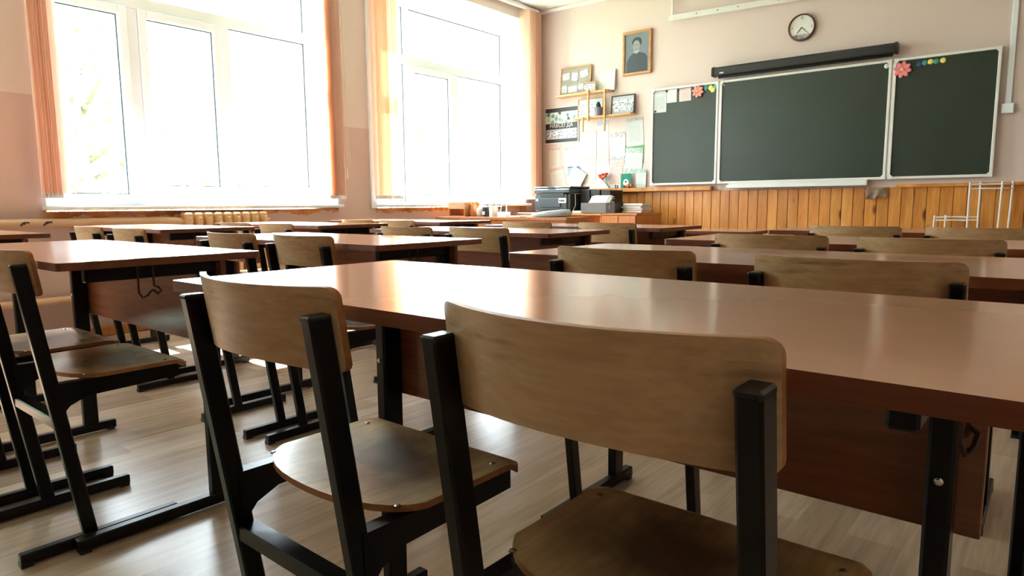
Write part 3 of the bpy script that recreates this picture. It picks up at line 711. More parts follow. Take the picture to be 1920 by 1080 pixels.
sheet('paper_sheet', -3.284, -3.172, 1.905, 2.036, 'paper', 'blank white sheet on the chalkboard between timetable and pink drawing', 'paper')
sheet('paper_sheet', -3.145, -3.015, 1.905, 2.034, 'cert_pink', 'pinkish drawn sheet on the chalkboard next to the salmon flower', 'paper', tilt=-1.0)
for (x, z, lb) in ((-3.412, 1.83, 'tiny black magnet holding the lower corner of the timetable sheet'), (-3.286, 2.025, 'tiny black magnet between timetable and blank sheet'), (-3.158, 2.02, 'black clip magnet beside the pinkish drawing'), (-3.0, 2.01, 'dark magnet left of the salmon flower')):
    o = magnet(x, z, 0.012, 'magnet_black', lb); o.location.y = YS - 0.0016

# projector screen case above the board
sc_ = thing('projector_screen', 'black roller projector screen case mounted above the chalkboard', 'projector screen', (0, YF, 2.145))
r_ = 0.046; poly = [(r_ * math.cos(a), r_ * math.sin(a)) for a in [2 * PI * k / 16 for k in range(16)]]
poly = [(-0.052, -0.03), (-0.046, -0.04), (0.03, -0.04), (0.04, -0.03), (0.042, 0.02), (0.028, 0.042), (-0.03, 0.042), (-0.05, 0.026)]
Mx = Matrix.Translation((0, -0.066, 0)) @ Matrix(((0, 0, 1, 0), (1, 0, 0, 0), (0, 1, 0, 0), (0, 0, 0, 1)))
MB().prism(poly, -2.755, -1.178, M=Mx).build('case', 'black_plastic', sc_)
for x in (-2.772, -1.183):
    MB().prism([(a * 1.1, b * 1.12) for a, b in poly], x, x + 0.02, M=Mx).build('end_cap', 'dark_cap', sc_)
MB().box(-2.72, -1.2, -0.072, -0.054, -0.062, -0.0395).build('bottom_bar', 'black_metal', sc_)
MB().box(-2.69, -2.65, -0.1195, -0.117, -0.026, -0.014).build('maker_label', 'paper', sc_)
for x in (-2.6, -1.35): MB().box(x - 0.02, x + 0.02, -0.03, 0, -0.02, 0.05).build('wall_bracket', 'black_metal', sc_)

# clock
ck = thing('wall_clock', 'round wall clock with brown rim above the projector screen', 'clock', (-1.963, YF, 2.452))
Rx = Matrix.Rotation(PI / 2, 4, 'X')
MB().lathe([(0.118, 0.0), (0.122, 0.018), (0.118, 0.034), (0.110, 0.036), (0.106, 0.028), (0.106, 0.0)], 40, M=Rx).build('rim', 'clock_rim', ck, smooth=0.6)
MB().lathe([(0.107, 0.004), (0.107, 0.022)], 40, M=Rx).build('dial', 'clock_dial', ck)
for (dx, dz, w, nm) in ((-0.042, -0.05, 0.004, 'hour_hand'), (0.054, -0.056, 0.003, 'minute_hand')):
    q = math.hypot(dx, dz); ux, uz = dx / q, dz / q
    MB().prism([(-uz * w, ux * w), (uz * w, -ux * w), (dx + uz * w * .5, dz - ux * w * .5), (dx - uz * w * .5, dz + ux * w * .5)], 0.024, 0.0265, M=ROT_WALL).build(nm, 'black_plastic', ck)
for (s_, a) in (('12', 90), ('3', 0), ('9', 180)):
    lettering('numeral', s_, 0.026, 'grey_plastic', ck, (0.084 * math.cos(math.radians(a)), -0.0232, 0.084 * math.sin(math.radians(a))))

# white rail hung from the ceiling
rl = thing('ceiling_rail', 'white metal rail hung below the ceiling left above the clock', 'rail', (-3.27, YF - 0.05, 2.725))
Mt = Matrix.Rotation(math.radians(1.7), 4, 'Y')
MB().bbox(0, 2.9, -0.012, 0.0, 0.0, 0.052, 0.002, M=Mt).bbox(0, 2.9, -0.035, 0.0, -0.004, 0.004, 0.002, M=Mt).build('rail_bar', 'metal_white', rl)
for x in (0.03, 2.85): MB().bbox(x - 0.011, x + 0.011, -0.002, 0.02, 0.0 - x * 0.03, ZC - 2.725 - 0.001, 0.003).build('hanger', 'metal_white', rl)
for x in (0.30, 0.52, 0.72, 1.1): MB().lathe([(0.006, 0), (0.006, 0.002)], 8, M=Mt @ Matrix.Translation((x, -0.0115, 0.03)) @ Rx).build('screw_hole', 'magnet_black', rl)

# cable conduit and junction box on the right
cd = thing('cable_conduit', 'white plastic cable conduit ending in a small box right of the chalkboard', 'conduit', (-0.385, YF, 0))
MB().bbox(-0.019, 0.019, -0.018, 0, 1.60, ZC - 0.046, 0.003).build('conduit_strip', 'pvc_white', cd)
MB().bbox(-0.04, 0.04, -0.035, 0, 1.545, 1.622, 0.006).build('junction_box', 'pvc_white', cd)

# rag hanging from the end of the chalk tray
m = MB(); NU, NV = 16, 12; vs = []
for side in (0, 1):
    for j in range(NV + 1):
        for i in range(NU + 1):
            u, v = i / NU, j / NV
            x = -0.078 + 0.156 * u + 0.012 * math.sin(9 * v + 2) * (1 - v); z = -0.105 * v * (0.86 + 0.14 * math.sin(5 * u + 1.0)) + 0.008 * math.sin(13 * u)
            y = -0.012 * math.sin(11 * u + 2 * v) * (0.3 + v) - 0.03 + 0.02 * v
            vs.append((x, y - 0.004 * side, z))
W1 = NU + 1; nT = W1 * (NV + 1); fs = []
for j in range(NV):
    for i in range(NU):
        a = j * W1 + i; fs += [(a, a + 1, a + W1 + 1, a + W1), (nT + a, nT + a + W1, nT + a + W1 + 1, nT + a + 1)]
ring = list(range(W1)) + [j * W1 + NU for j in range(1, NV + 1)] + [NV * W1 + i for i in range(NU - 1, -1, -1)] + [j * W1 for j in range(NV - 1, 0, -1)]
fs += [(ring[k], nT + ring[k], nT + ring[(k + 1) % len(ring)], ring[(k + 1) % len(ring)]) for k in range(len(ring))]
tag(m.add(vs, fs).build('cleaning_rag', 'rag_grey', smooth=True, loc=(-1.268, YF - 0.03, 0.985)), 'grey-brown cleaning rag hanging below the right end of the chalk tray', 'rag')

# portrait: a generic bust of a dark-coated figure
pt = thing('framed_portrait', 'wood-framed grey-blue portrait hanging between windows and projector screen', 'picture', (-3.653, YF - 0.012, 2.47))
pw, ph, fwid = 0.342, 0.452, 0.026
fr = MB().bbox(-pw / 2, pw / 2, -0.022, 0.012, ph / 2 - fwid, ph / 2, 0.004).bbox(-pw / 2, pw / 2, -0.022, 0.012, -ph / 2, -ph / 2 + fwid, 0.004)
fr.bbox(-pw / 2, -pw / 2 + fwid, -0.022, 0.012, -ph / 2 + fwid, ph / 2 - fwid, 0.004).bbox(pw / 2 - fwid, pw / 2, -0.022, 0.012, -ph / 2 + fwid, ph / 2 - fwid, 0.004)
fr.build('picture_frame', 'oak_frame', pt)
pi_ = MB().box(-pw / 2 + 0.02, pw / 2 - 0.02, -0.008, 0.01, -ph / 2 + 0.02, ph / 2 - 0.02).build('print', 'portrait_ground', pt)
def ell(cx, cy, rx, ry, a0=0, a1=2 * PI, n=20): return [(cx + rx * math.cos(a0 + (a1 - a0) * k / n), cy + ry * math.sin(a0 + (a1 - a0) * k / n)) for k in range(n)]
T0 = Matrix.Translation((0, -0.008, 0)) @ ROT_WALL
MB().prism([(-0.125, -0.2), (-0.12, -0.08), (-0.09, -0.03), (-0.045, 0.0), (-0.03, 0.02), (0.02, 0.02), (0.04, 0.0), (0.1, -0.02), (0.125, -0.06), (0.125, -0.2)], 0, 0.001, M=T0).build('coat', 'portrait_coat', pi_)
MB().prism(ell(-0.002, 0.112, 0.06, 0.05), 0.0, 0.0012, M=T0).build('hair', 'portrait_hair', pi_)
MB().prism(ell(-0.008, 0.072, 0.042, 0.058), 0.0, 0.0016, M=T0).build('face', 'portrait_skin', pi_)
MB().prism([(-0.045, 0.005), (-0.005, -0.008), (0.03, 0.01), (0.03, 0.022), (-0.04, 0.022)], 0.0, 0.0018, M=T0).build('collar', 'portrait_collar', pi_)
for (x, z) in ((-0.026, 0.08), (0.008, 0.08)): MB().prism(ell(x, z, 0.008, 0.004, n=8), 0.0, 0.002, M=T0).build('eye', 'portrait_hair', pi_)
MB().prism(ell(-0.008, 0.038, 0.012, 0.003, n=8), 0.0, 0.002, M=T0).build('mouth', 'portrait_coat', pi_)

# ------------------------------------------------------------------ wall shelf with photos
ws = thing('wall_shelf', 'small stepped wooden wall shelf in the corner above the certificates', 'shelf', (0, YF, 0))
MB().bbox(-4.655, -3.945, -0.13, -0.001, 2.092, 2.112, 0.002).build('shelf_board', 'shelf_wood', ws)
MB().bbox(-4.405, -3.66, -0.13, -0.001, 1.818, 1.838, 0.002).build('shelf_board', 'shelf_wood', ws)
MB().bbox(-4.20, -4.18, -0.15, -0.131, 1.785, 2.13, 0.002).build('upright', 'shelf_wood', ws)
MB().bbox(-3.99, -3.967, -0.15, -0.131, 1.66, 2.11, 0.002).build('upright', 'shelf_wood', ws)
MB().bbox(-4.275, -4.253, -0.15, -0.131, 1.67, 1.83, 0.002).build('upright', 'shelf_wood', ws)
def framed(name, x0, x1, z0, z1, frame_mat, print_mat, label, y, lean=4.0, fw_=0.012, cat='photo'):
    cx = (x0 + x1) / 2; w = x1 - x0; h_ = z1 - z0
    t = thing(name, label, cat, (cx, y, z0)); t.rotation_euler = (math.radians(-lean), 0, 0)
    f = MB().box(-w / 2, w / 2, -0.014, 0, h_ - fw_, h_).box(-w / 2, w / 2, -0.014, 0, 0, fw_).box(-w / 2, -w / 2 + fw_, -0.014, 0, fw_, h_ - fw_).box(w / 2 - fw_, w / 2, -0.014, 0, fw_, h_ - fw_)
    f.build('picture_frame', frame_mat, t)
    MB().box(-w / 2 + fw_, w / 2 - fw_, -0.009, -0.001, fw_, h_ - fw_).build('print', print_mat, t)
    return t
a = framed('framed_photo', -4.64, -4.225, 2.112, 2.43, 'oak_frame', 'portrait_ground', 'pin board of small snapshots on the left end of the upper wall shelf', YF - 0.04, 5)
a.children[1].data.materials[0] = MATS['grey_pin'] if 'grey_pin' in MATS else plain('grey_pin', srgb(150, 140, 128), 0.6, 0.3)
for k, (x, z, w, h_, rz) in enumerate(((-0.13, 0.215, 0.10, 0.075, -4), (-0.01, 0.205, 0.085, 0.11, 8), (0.115, 0.225, 0.105, 0.08, -14), (-0.15, 0.075, 0.07, 0.1, 0), (-0.03, 0.065, 0.12, 0.07, -3), (0.10, 0.08, 0.11, 0.075, 2))):
    o = MB().box(-w / 2, w / 2, -0.003, 0, -h_ / 2, h_ / 2).build('snapshot', ('photo_warm', 'photo_grey')[k % 2], a); o.location = (x, -0.010, z); o.rotation_euler = (0, math.radians(rz), 0)
framed('framed_photo', -4.30, -4.13, 2.112, 2.225, 'oak_frame', 'photo_grey', 'small framed snapshot standing in front of the pin board on the upper shelf', YF - 0.075, 6)
framed('wall_calendar', -4.135, -3.915, 2.112, 2.34, 'paper', 'calendar', 'white calendar sheet standing on the right end of the upper shelf', YF - 0.03, 5, 0.008, 'calendar')
framed('framed_photo', -4.40, -4.06, 1.838, 2.052, 'oak_frame', 'photo_cool', 'framed class photo on the lower shelf behind the small pot', YF - 0.03, 3)
framed('framed_photo', -3.955, -3.665, 1.838, 2.045, 'dark_box', 'photo_cool', 'dark-framed group photo on the right end of the lower shelf', YF - 0.035, 5)
po = thing('potted_cactus', 'small cactus in a grey-violet pot on the lower wall shelf', 'plant', (-4.083, YF - 0.10, 1.838))
MB().lathe([(0.036, 0), (0.046, 0.075), (0.05, 0.08), (0.05, 0.092), (0.042, 0.092), (0.04, 0.085)], 16).build('pot', 'purple_grey', po, smooth=0.6)
MB().lathe([(0.02, 0.08), (0.026, 0.1), (0.024, 0.13), (0.012, 0.15), (0.003, 0.155)], 12).build('cactus_body', 'cactus', po, smooth=True)
# poster with lettering
ps = thing('photo_poster', 'dark collage poster with white lettering hanging in the corner', 'poster', (-4.645, YF - 0.003, 1.79))
MB().bbox(-0.242, 0.242, -0.010, 0, -0.212, 0.212, 0.002).build('backing', 'metal_white', ps)
MB().box(-0.23, 0.23, -0.012, -0.0095, -0.2, 0.2).build('print', 'photo_green', ps)
o = MB().box(-0.22, 0.22, -0.013, -0.0118, -0.16, -0.045).build('photo_strip', 'photo_cool', ps)
lettering('lettering', 'НАВСЕГДА', 0.066, 'paper', ps, (0.0, -0.0135, -0.005), sx=0.92)
# certificates pinned to the wall (front to back layering in y)
YC = YF - 0.001
CERTS = [(-4.83, -4.675, 1.292, 1.532, 'cert_tan', 'cream certificate directly below the collage poster, leftmost', 0, 0),
 (-4.605, -4.40, 1.292, 1.53, 'cert_pink', 'pink certificate below the right half of the collage poster', 0, 0),
 (-4.37, -4.165, 1.388, 1.70, 'cert_red', 'white diploma with red head just below the shelf upright', 0, 1),
 (-4.155, -4.005, 1.50, 1.80, 'cert_blue', 'white certificate with crest below the cactus pot', 0, 0),
 (-4.15, -3.995, 1.30, 1.503, 'cert_floral', 'pink sheet with floral print in the middle of the certificates', 0, 1),
 (-3.985, -3.79, 1.345, 1.65, 'cert_grey', 'white diploma with grey crest and ribbons in the right half of the certificates', 0, 2),
 (-3.78, -3.57, 1.49, 1.79, 'list_sheet', 'plain white printed letter hanging slightly askew, upper right of the certificates', -4, 1),
 (-4.37, -4.17, 1.12, 1.385, 'cert_tan', 'cream diploma below the white one with the red head', 0, 0),
 (-4.15, -3.99, 1.05, 1.298, 'paper', 'blank white sheet behind the orange carnations', 0, 0),
 (-3.80, -3.56, 1.30, 1.50, 'green_paper', 'green sheet behind the tilted white certificate', 0, 0),
 (-3.79, -3.575, 1.19, 1.47, 'cert_green', 'white certificate leaning over the green sheet', 3, 2),
 (-4.80, -4.60, 1.04, 1.30, 'cert_red', 'tilted certificate with red border behind the printer', -10, 1),
 (-4.56, -4.37, 1.16, 1.30, 'sky_blue_paper', 'pale blue sheet under the pink certificate', 0, 0),
 (-3.98, -3.82, 1.04, 1.33, 'cert_floral', 'cream sheet left of the green card on the ledge', 0, 0)]
for (x0, x1, z0, z1, mt, lb, tl, ly) in CERTS: sheet('certificate', x0, x1, z0, z1, mt, lb, 'certificate', YC - 0.002 * ly, tl, 0.0015, 'certificates pinned to the front wall')
# things standing on the wainscot ledge
LZ = 1.035
o = sheet('certificate', -4.52, -4.32, LZ + 0.022, LZ + 0.24, 'cert_blue', 'certificate leaning diagonally above the black printer', 'certificate', YC - 0.03, 32, 0.002)
o = sheet('drawing', -3.64, -3.52, LZ + 0.003, LZ + 0.2, 'cert_green', 'greenish drawing standing on the ledge at the chalkboard edge', 'paper', YC - 0.02, 2, 0.002)
gc = thing('green_card', 'green card with a small white cut-out standing on the wainscot ledge', 'card', (-3.76, YF - 0.03, LZ))
MB().box(-0.065, 0.065, -0.003, 0, 0, 0.155).build('card', 'green_card', gc)
MB().prism(ell(0.0, 0.055, 0.035, 0.045, n=14), 0.003, 0.004, M=ROT_WALL).build('cut_out', 'paper', gc)
MB().lathe([(0.011, 0), (0.011, 0.003)], 10, M=Matrix.Translation((0, -0.0035, 0.07)) @ Rx).build('dot', 'magnet_black', gc)
ty = thing('toy_fox', 'little orange and brown toy figure lying on the wainscot ledge', 'toy', (-3.70, YF - 0.055, LZ))
MB().lathe([(0.004, 0.0), (0.022, 0.004), (0.026, 0.02), (0.018, 0.036), (0.005, 0.042)], 12, (-0.02, 0, 0)).build('body', 'toy_orange', ty, smooth=True)
MB().lathe([(0.004, 0.01), (0.016, 0.016), (0.018, 0.03), (0.008, 0.044)], 12, (0.022, 0, 0)).build('head', 'toy_orange', ty, smooth=True)
MB().tube([(-0.04, 0, 0.015), (-0.065, 0.0, 0.02), (-0.08, 0, 0.035)], [0.008, 0.011, 0.003], 8).build('tail', 'clock_rim', ty, smooth=True)
fl = thing('carnation_bunch', 'orange-red carnations on pale stems leaning on the ledge', 'flowers', (-3.99, YF - 0.04, LZ))
for k, (x, z) in enumerate(((-0.09, 0.125), (-0.06, 0.155), (-0.03, 0.135), (-0.065, 0.11), (-0.015, 0.16), (-0.1, 0.145))):
    MB().tube([(0.02 + 0.004 * k, 0, 0.004), (0.0 + x * 0.3, -0.004, z * 0.5), (x, -0.006, z)], 0.0022, 5).build('stem', 'leaf', fl)
    Mx = Matrix.Translation((x, -0.006, z))
    MB().lathe([(0.006, -0.012), (0.018, 0.0), (0.024, 0.008), (0.018, 0.016), (0.006, 0.012)], 11, M=Mx).build('blossom', 'carnation', fl, smooth=True)
for k, (x, hh) in enumerate(((-4.86, 0.03), (-4.83, 0.035), (-3.88, 0.04), (-3.855, 0.03))):
    t = thing('figurine', ('dark little figurine on the ledge at the wall corner', 'second dark figurine on the ledge beside the wall corner', 'taller little figurine on the ledge left of the green card', 'shorter little figurine on the ledge left of the green card')[k], 'figurine', (x, YF - 0.05, LZ))
    MB().lathe([(0.009, 0), (0.01, 0.004), (0.006, hh * 0.45), (0.004, hh * 0.55)], 10).build('figurine_base', 'grey_plastic', t, smooth=True)
    MB().lathe([(0.003, 0), (0.009, 0.006), (0.009, 0.012), (0.003, 0.018)], 10, (0, 0, hh * 0.52)).build('figurine_head', 'clock_rim', t, smooth=True)

# ------------------------------------------------------------------ white tube stand before the wainscot
st = thing('plant_stand', 'white tubular metal plant stand before the wainscot at the right', 'plant stand', (0, 0, 0))
yA, yB = YF - 0.20, YF - 0.06
xs = {'a': -0.575, 'b': -0.523, 'c': -0.372}
for (x, y, zt, dx) in ((-0.575, yA, 1.012, 0), (-0.518, yB, 1.018, 0), (-0.368, yA, 1.015, -0.02), (-0.80, yA, 0.752, -0.012), (-0.74, yB, 0.752, 0), (-0.31, yB, 1.018, -0.02)):
    MB().tube([(x + dx, y, 0.0), (x, y, zt)], 0.0075, 8).build('upright', 'metal_white', st)
for (z, ) in ((0.995,), (0.962,)):
    for (p, q) in (((-0.575, yA), (-0.518, yB)), ((-0.518, yB), (-0.312, yB)), ((-0.312, yB), (-0.37, yA)), ((-0.37, yA), (-0.575, yA))):
        MB().tube([(*p, z), (*q, z)], 0.005, 6).build('rail', 'metal_white', st)
for (z, ) in ((0.735,), (0.71,)):
    for (p, q) in (((-0.80, yA), (-0.575, yA)), ((-0.80, yA), (-0.74, yB)), ((-0.74, yB), (-0.518, yB))):
        MB().tube([(*p, z), ((p[0] + q[0]) / 2, (p[1] + q[1]) / 2 - 0.01, z + 0.004), (*q, z)], 0.005, 6).build('rail', 'metal_white', st)
for z in (0.25, 0.5):
    for (p, q) in (((-0.80, yA), (-0.575, yA)), ((-0.74, yB), (-0.518, yB)), ((-0.575, yA), (-0.37, yA))):
        MB().tube([(*p, z), (*q, z)], 0.005, 6).build('rail', 'metal_white', st)
# hanging plant at the right edge
hp = thing('hanging_plant', 'trailing plant with thin arching leaves on the wall at the right picture edge', 'plant', (-0.15, YF - 0.09, 1.62))
MB().lathe([(0.05, 0), (0.075, 0.09), (0.08, 0.095), (0.08, 0.115), (0.07, 0.115), (0.068, 0.1)], 16).build('pot', 'metal_white', hp, smooth=0.6)
MB().box(-0.02, 0.02, 0.02, 0.09, 0.03, 0.05).build('wall_bracket', 'black_metal', hp)
for k in range(16):
    a = 2 * PI * k / 16 + random.uniform(-.15, .15); L_ = random.uniform(0.12, 0.2); dr = random.uniform(0.05, 0.22)
    if math.sin(a) > 0.2: L_ *= 0.35
    pts = [(math.cos(a) * L_ * t, math.sin(a) * min(L_, 0.14) * t, 0.1 + 0.22 * t - (0.22 + dr) * t * t) for t in [i / 6 for i in range(7)]]
    m = MB(); vs = []
    for i, q in enumerate(pts):
        w = 0.006 * math.sin(PI * (0.12 + 0.86 * i / 6)); nx_, ny_ = -math.sin(a), math.cos(a)
        vs += [(q[0] - nx_ * w, q[1] - ny_ * w, q[2]), (q[0], q[1], q[2] - 0.002), (q[0] + nx_ * w, q[1] + ny_ * w, q[2])]
    m.add(vs, [(i * 3 + c, i * 3 + c + 1, i * 3 + c + 4, i * 3 + c + 3) for i in range(6) for c in (0, 1)]).build('leaf', 'leaf_pale', hp)

# ================================================================== teacher corner
td = thing('teacher_desk', 'low reddish-brown teacher desk by the second window, littered with papers', 'desk', (-4.05, 4.92, 0))
MB().bbox(-0.80, 0.785, -0.19, 0.2, 0.726, 0.75, 0.002).build('tabletop', 'cabinet_wood', td)
for x in (-0.77, 0.76): MB().bbox(x - 0.01, x + 0.01, -0.17, 0.18, 0, 0.725, 0.002).build('side_panel', 'cabinet_wood', td)
MB().bbox(-0.76, 0.75, -0.15, -0.134, 0.12, 0.725, 0.002).build('front_panel', 'cabinet_wood', td)
DZ = 0.75
lt = thing('letter_tray', 'open wooden tray box at the left end of the teacher desk', 'tray', (-4.60, 4.9, DZ))
MB().box(-0.11, 0.11, -0.12, 0.12, 0, 0.01).build('bottom_board', 'cabinet_wood', lt)
MB().box(-0.11, 0.11, -0.12, 0.12, 0.075, 0.14).build('drawer_box', 'oak_frame', lt)
for x in (-0.105, 0.105): MB().box(x - 0.006, x + 0.006, -0.12, 0.12, 0.01, 0.075).build('side_board', 'cabinet_wood', lt)
va = MB().lathe([(0.03, 0), (0.036, 0.05), (0.026, 0.10), (0.018, 0.125), (0.022, 0.14), (0.016, 0.14), (0.012, 0.12)], 16).build('clay_vase', 'clay_orange', smooth=0.6, loc=(-4.46, 4.87, DZ))
tag(va, 'small orange clay vase between tray box and pen cup on the teacher desk', 'vase')
wb = thing('paper_bag', 'white rounded paper bag leaning beside the pen cup on the teacher desk', 'bag', (-4.37, 4.88, DZ))
MB().lathe([(0.03, 0), (0.045, 0.02), (0.04, 0.07), (0.02, 0.1), (0.008, 0.11)], 14).build('bag_body', 'paper', wb, smooth=True)
MB().tube([(0, 0, 0.105), (-0.01, 0, 0.14)], [0.008, 0.016], 8).build('bag_neck', 'paper', wb)
pc = thing('pen_cup', 'black and white pen cup holding pens on the teacher desk', 'pen holder', (-4.29, 4.86, DZ))
MB().lathe([(0.036, 0), (0.036, 0.09), (0.032, 0.09), (0.032, 0.01)], 16).build('cup', 'grey_plastic', pc, smooth=0.6)
MB().box(-0.012, 0.02, -0.0385, -0.034, 0.02, 0.05).build('paper_patch', 'paper', pc)
for (x, y, dx, dz, mt) in ((-0.01, 0, -0.06, 0.22, 'metal_white'), (0.01, 0.01, 0.01, 0.13, 'metal_white'), (0.0, -0.01, 0.03, 0.125, 'sky_blue_paper'), (0.015, 0.0, 0.035, 0.12, 'paper'), (-0.02, 0.01, -0.012, 0.13, 'paper')):
    MB().tube([(x, y, 0.012), (x + dx, y + 0.01, dz)], 0.0045, 6).build('pen', mt, pc)
jr = thing('glass_jar', 'whitish jar with a yellow paper flower on the teacher desk', 'jar', (-4.19, 4.86, DZ))
MB().lathe([(0.04, 0), (0.042, 0.07), (0.034, 0.10), (0.036, 0.108), (0.032, 0.108), (0.03, 0.1)], 16).build('jar_body', 'metal_white', jr, smooth=0.6)
MB().tube([(0, 0, 0.06), (0.01, 0, 0.15), (0.014, 0, 0.175)], 0.003, 6).build('stem', 'leaf', jr)
for k in range(6):
    a = 2 * PI * k / 6
    MB().lathe([(0.003, 0), (0.012, 0.003), (0.003, 0.007)], 8, (0.014 + 0.015 * math.cos(a), -0.004, 0.177 + 0.015 * math.sin(a) - 0.003)).build('petal', 'yellow_flower', jr)
wk = thing('wire_stand', 'white wire stand with a dark card beside the jar on the teacher desk', 'stand', (-4.06, 4.86, DZ))
for x in (-0.04, 0.04): MB().tube([(x, -0.02, 0.0), (x * 0.8, 0.0, 0.09), (x * 0.5, 0.01, 0.17)], 0.004, 6).build('wire', 'metal_white', wk)
MB().tube([(-0.02, 0.01, 0.17), (0.02, 0.01, 0.17)], 0.004, 6).build('wire', 'metal_white', wk)
MB().box(-0.06, 0.05, -0.03, 0.03, 0, 0.045).build('tray', 'paper', wk)
MB().box(-0.035, 0.02, 0.0, 0.004, 0.05, 0.1).build('card', 'dark_box', wk)
for k, (x, y, w, d, rz, lb) in enumerate(((-3.95, 4.97, 0.2, 0.2, 6, 'loose white papers in the middle of the teacher desk'), (-3.84, 4.785, 0.16, 0.1, -8, 'open sheets of paper under the pale blue cushion hat'))):
    m = MB()
    for q in range(3): m.box(-w / 2 + 0.006 * q, w / 2 + 0.004 * q, -d / 2, d / 2 + 0.006 * q, 0.003 * q, 0.003 * q + 0.002, M=Matrix.Rotation(0.05 * q, 4, 'Z'))
    o = m.build('paper_stack', 'paper', loc=(x, y, DZ + 0.0002)); o.rotation_euler = (0, 0, math.radians(rz)); tag(o, lb, 'papers')
# pale blue soft round thing: slumped hat with a raised rim
ht = thing('soft_hat', 'pale blue soft hat with a slumped rim lying on the teacher desk', 'hat', (-3.555, 4.915, DZ + 0.001))
m = MB(); n_ = 28; prof = [(0.02, 0.012), (0.09, 0.01), (0.13, 0.024), (0.15, 0.042), (0.168, 0.05), (0.186, 0.044), (0.198, 0.024), (0.186, 0.006), (0.15, 0.0), (0.02, 0.0)]
m.lathe(prof, n_)
m.v = [(x, y * 0.8, z * (1 + 0.35 * math.sin(math.atan2(y, x) + 1.6)) if z > 0.001 else z) for x, y, z in m.v]
m.build('hat_body', 'cloth_blue', ht, smooth=True)
MB().tube([(0.12 * math.cos(a), 0.096 * math.sin(a), 0.026 * (1 + 0.35 * math.sin(a + 1.6))) for a in [2 * PI * k / 24 for k in range(25)]], 0.004, 6).build('hat_band', 'sky_blue_paper', ht, smooth=True)

# cabinet row along the front wall
c1 = thing('side_table', 'wooden table with pale edge under the printer in the corner', 'table', (-4.28, 6.3, 0))
MB().bbox(-0.62, 0.575, -0.3, 0.24, 0.745, 0.77, 0.002).build('tabletop', 'oak_frame', c1)
for x in (-0.6, 0.0, 0.56): MB().bbox(x - 0.01, x + 0.01, -0.28, 0.24, 0, 0.744, 0.002).build('side_panel', 'cabinet_wood', c1)
MB().bbox(-0.59, 0.55, 0.2, 0.212, 0.1, 0.744, 0.002).build('back_panel', 'cabinet_wood', c1)
c2 = thing('low_cabinet', 'orange-brown low cabinet with a grey box on top left of the chalkboard', 'cabinet', (-3.49, 6.3, 0))
MB().bbox(-0.20, 0.20, -0.3, 0.24, 0.0, 0.748, 0.002).build('body', 'cabinet_wood', c2)
MB().bbox(-0.206, 0.206, -0.31, 0.24, 0.748, 0.768, 0.002).build('top_board', 'cabinet_wood', c2)
for s in (-1, 1):
    d_ = MB().bbox(min(s * 0.004, s * 0.196), max(s * 0.004, s * 0.196), -0.316, -0.301, 0.05, 0.74, 0.002).build('door', 'cabinet_wood', c2)
    MB().tube([(s * 0.025, -0.316, 0.42), (s * 0.025, -0.335, 0.42), (s * 0.025, -0.335, 0.5), (s * 0.025, -0.316, 0.5)], 0.004, 6).build('handle', 'chrome', d_)
CT = 0.77
# printer
pr_ = thing('printer', 'black multifunction printer on the corner table', 'printer', (-4.345, 6.22, CT))
MB().bbox(-0.235, 0.2, -0.2, 0.18, 0.02, 0.205, 0.008).build('body', 'grey_plastic', pr_)
MB().bbox(0.2, 0.24, -0.19, 0.18, 0.02, 0.205, 0.006).build('side_cover', 'black_plastic', pr_)
MB().bbox(-0.24, 0.24, -0.21, 0.18, 0.215, 0.262, 0.008).build('scanner_unit', 'grey_plastic', pr_)
MB().bbox(-0.235, 0.25, -0.205, 0.18, 0.262, 0.285, 0.006).build('scanner_lid', 'black_plastic', pr_)
MB().box(-0.15, 0.16, -0.206, -0.1, 0.165, 0.216).build('output_slot', 'black_plastic', pr_)
MB().bbox(-0.17, 0.12, -0.212, -0.199, 0.06, 0.16, 0.004).build('front_door', 'grey_plastic', pr_)
MB().bbox(-0.13, 0.16, -0.215, -0.199, 0.03, 0.052, 0.003).build('paper_tray', 'black_plastic', pr_)
pn = MB().bbox(0.095, 0.195, -0.213, -0.199, 0.105, 0.16, 0.003).build('control_panel', 'metal_white', pr_)
for k in range(3): MB().box(0.11 + 0.024 * k, 0.126 + 0.024 * k, -0.2155, -0.2125, 0.122, 0.142).build('button', 'grey_plastic', pn)
MB().lathe([(0.016, 0), (0.014, 0.004)], 14, M=Matrix.Translation((-0.2, -0.2, 0.14)) @ Rx).build('logo_badge', 'metal_white', pr_)
MB().box(-0.22, 0.22, -0.18, 0.16, 0, 0.021).build('base', 'black_plastic', pr_)
cbq = MB().tube([(0.242, -0.1, 0.2), (0.262, -0.13, 0.15), (0.258, -0.12, 0.08), (0.25, -0.16, 0.02), (0.27, -0.18, 0.005)], 0.003, 6).build('cable', 'metal_white', pr_)
# black file boxes
for k, (x0, x1, lb) in enumerate(((-4.085, -3.965, 'black upright file box right next to the printer'), (-3.955, -3.835, 'middle black upright file box behind the grey carton'), (-3.825, -3.705, 'rightmost black upright file box behind the grey carton'))):
    t = thing('file_box', lb, 'file box', ((x0 + x1) / 2, 6.32, CT), 0, 'black upright file boxes')
    w = (x1 - x0) / 2
    MB().bbox(-w, w, -0.13, 0.13, 0, 0.25 - 0.005 * k, 0.006).build('box_body', 'black_plastic', t)
    MB().box(-w + 0.02, w - 0.02, -0.133, -0.1295, 0.03, 0.05).build('label_slot', 'grey_plastic', t)
bx = thing('open_carton', 'grey open carton filled with white paper on the low cabinet', 'box', (-3.74, 6.09, CT), 0)
bx.location.z = CT + 0.001
MB().box(-0.205, 0.1, -0.1, -0.094, 0, 0.105).box(-0.205, -0.199, -0.094, 0.09, 0, 0.105).box(-0.205, 0.1, 0.09, 0.096, 0, 0.105).build('carton_wall', 'grey_box', bx)
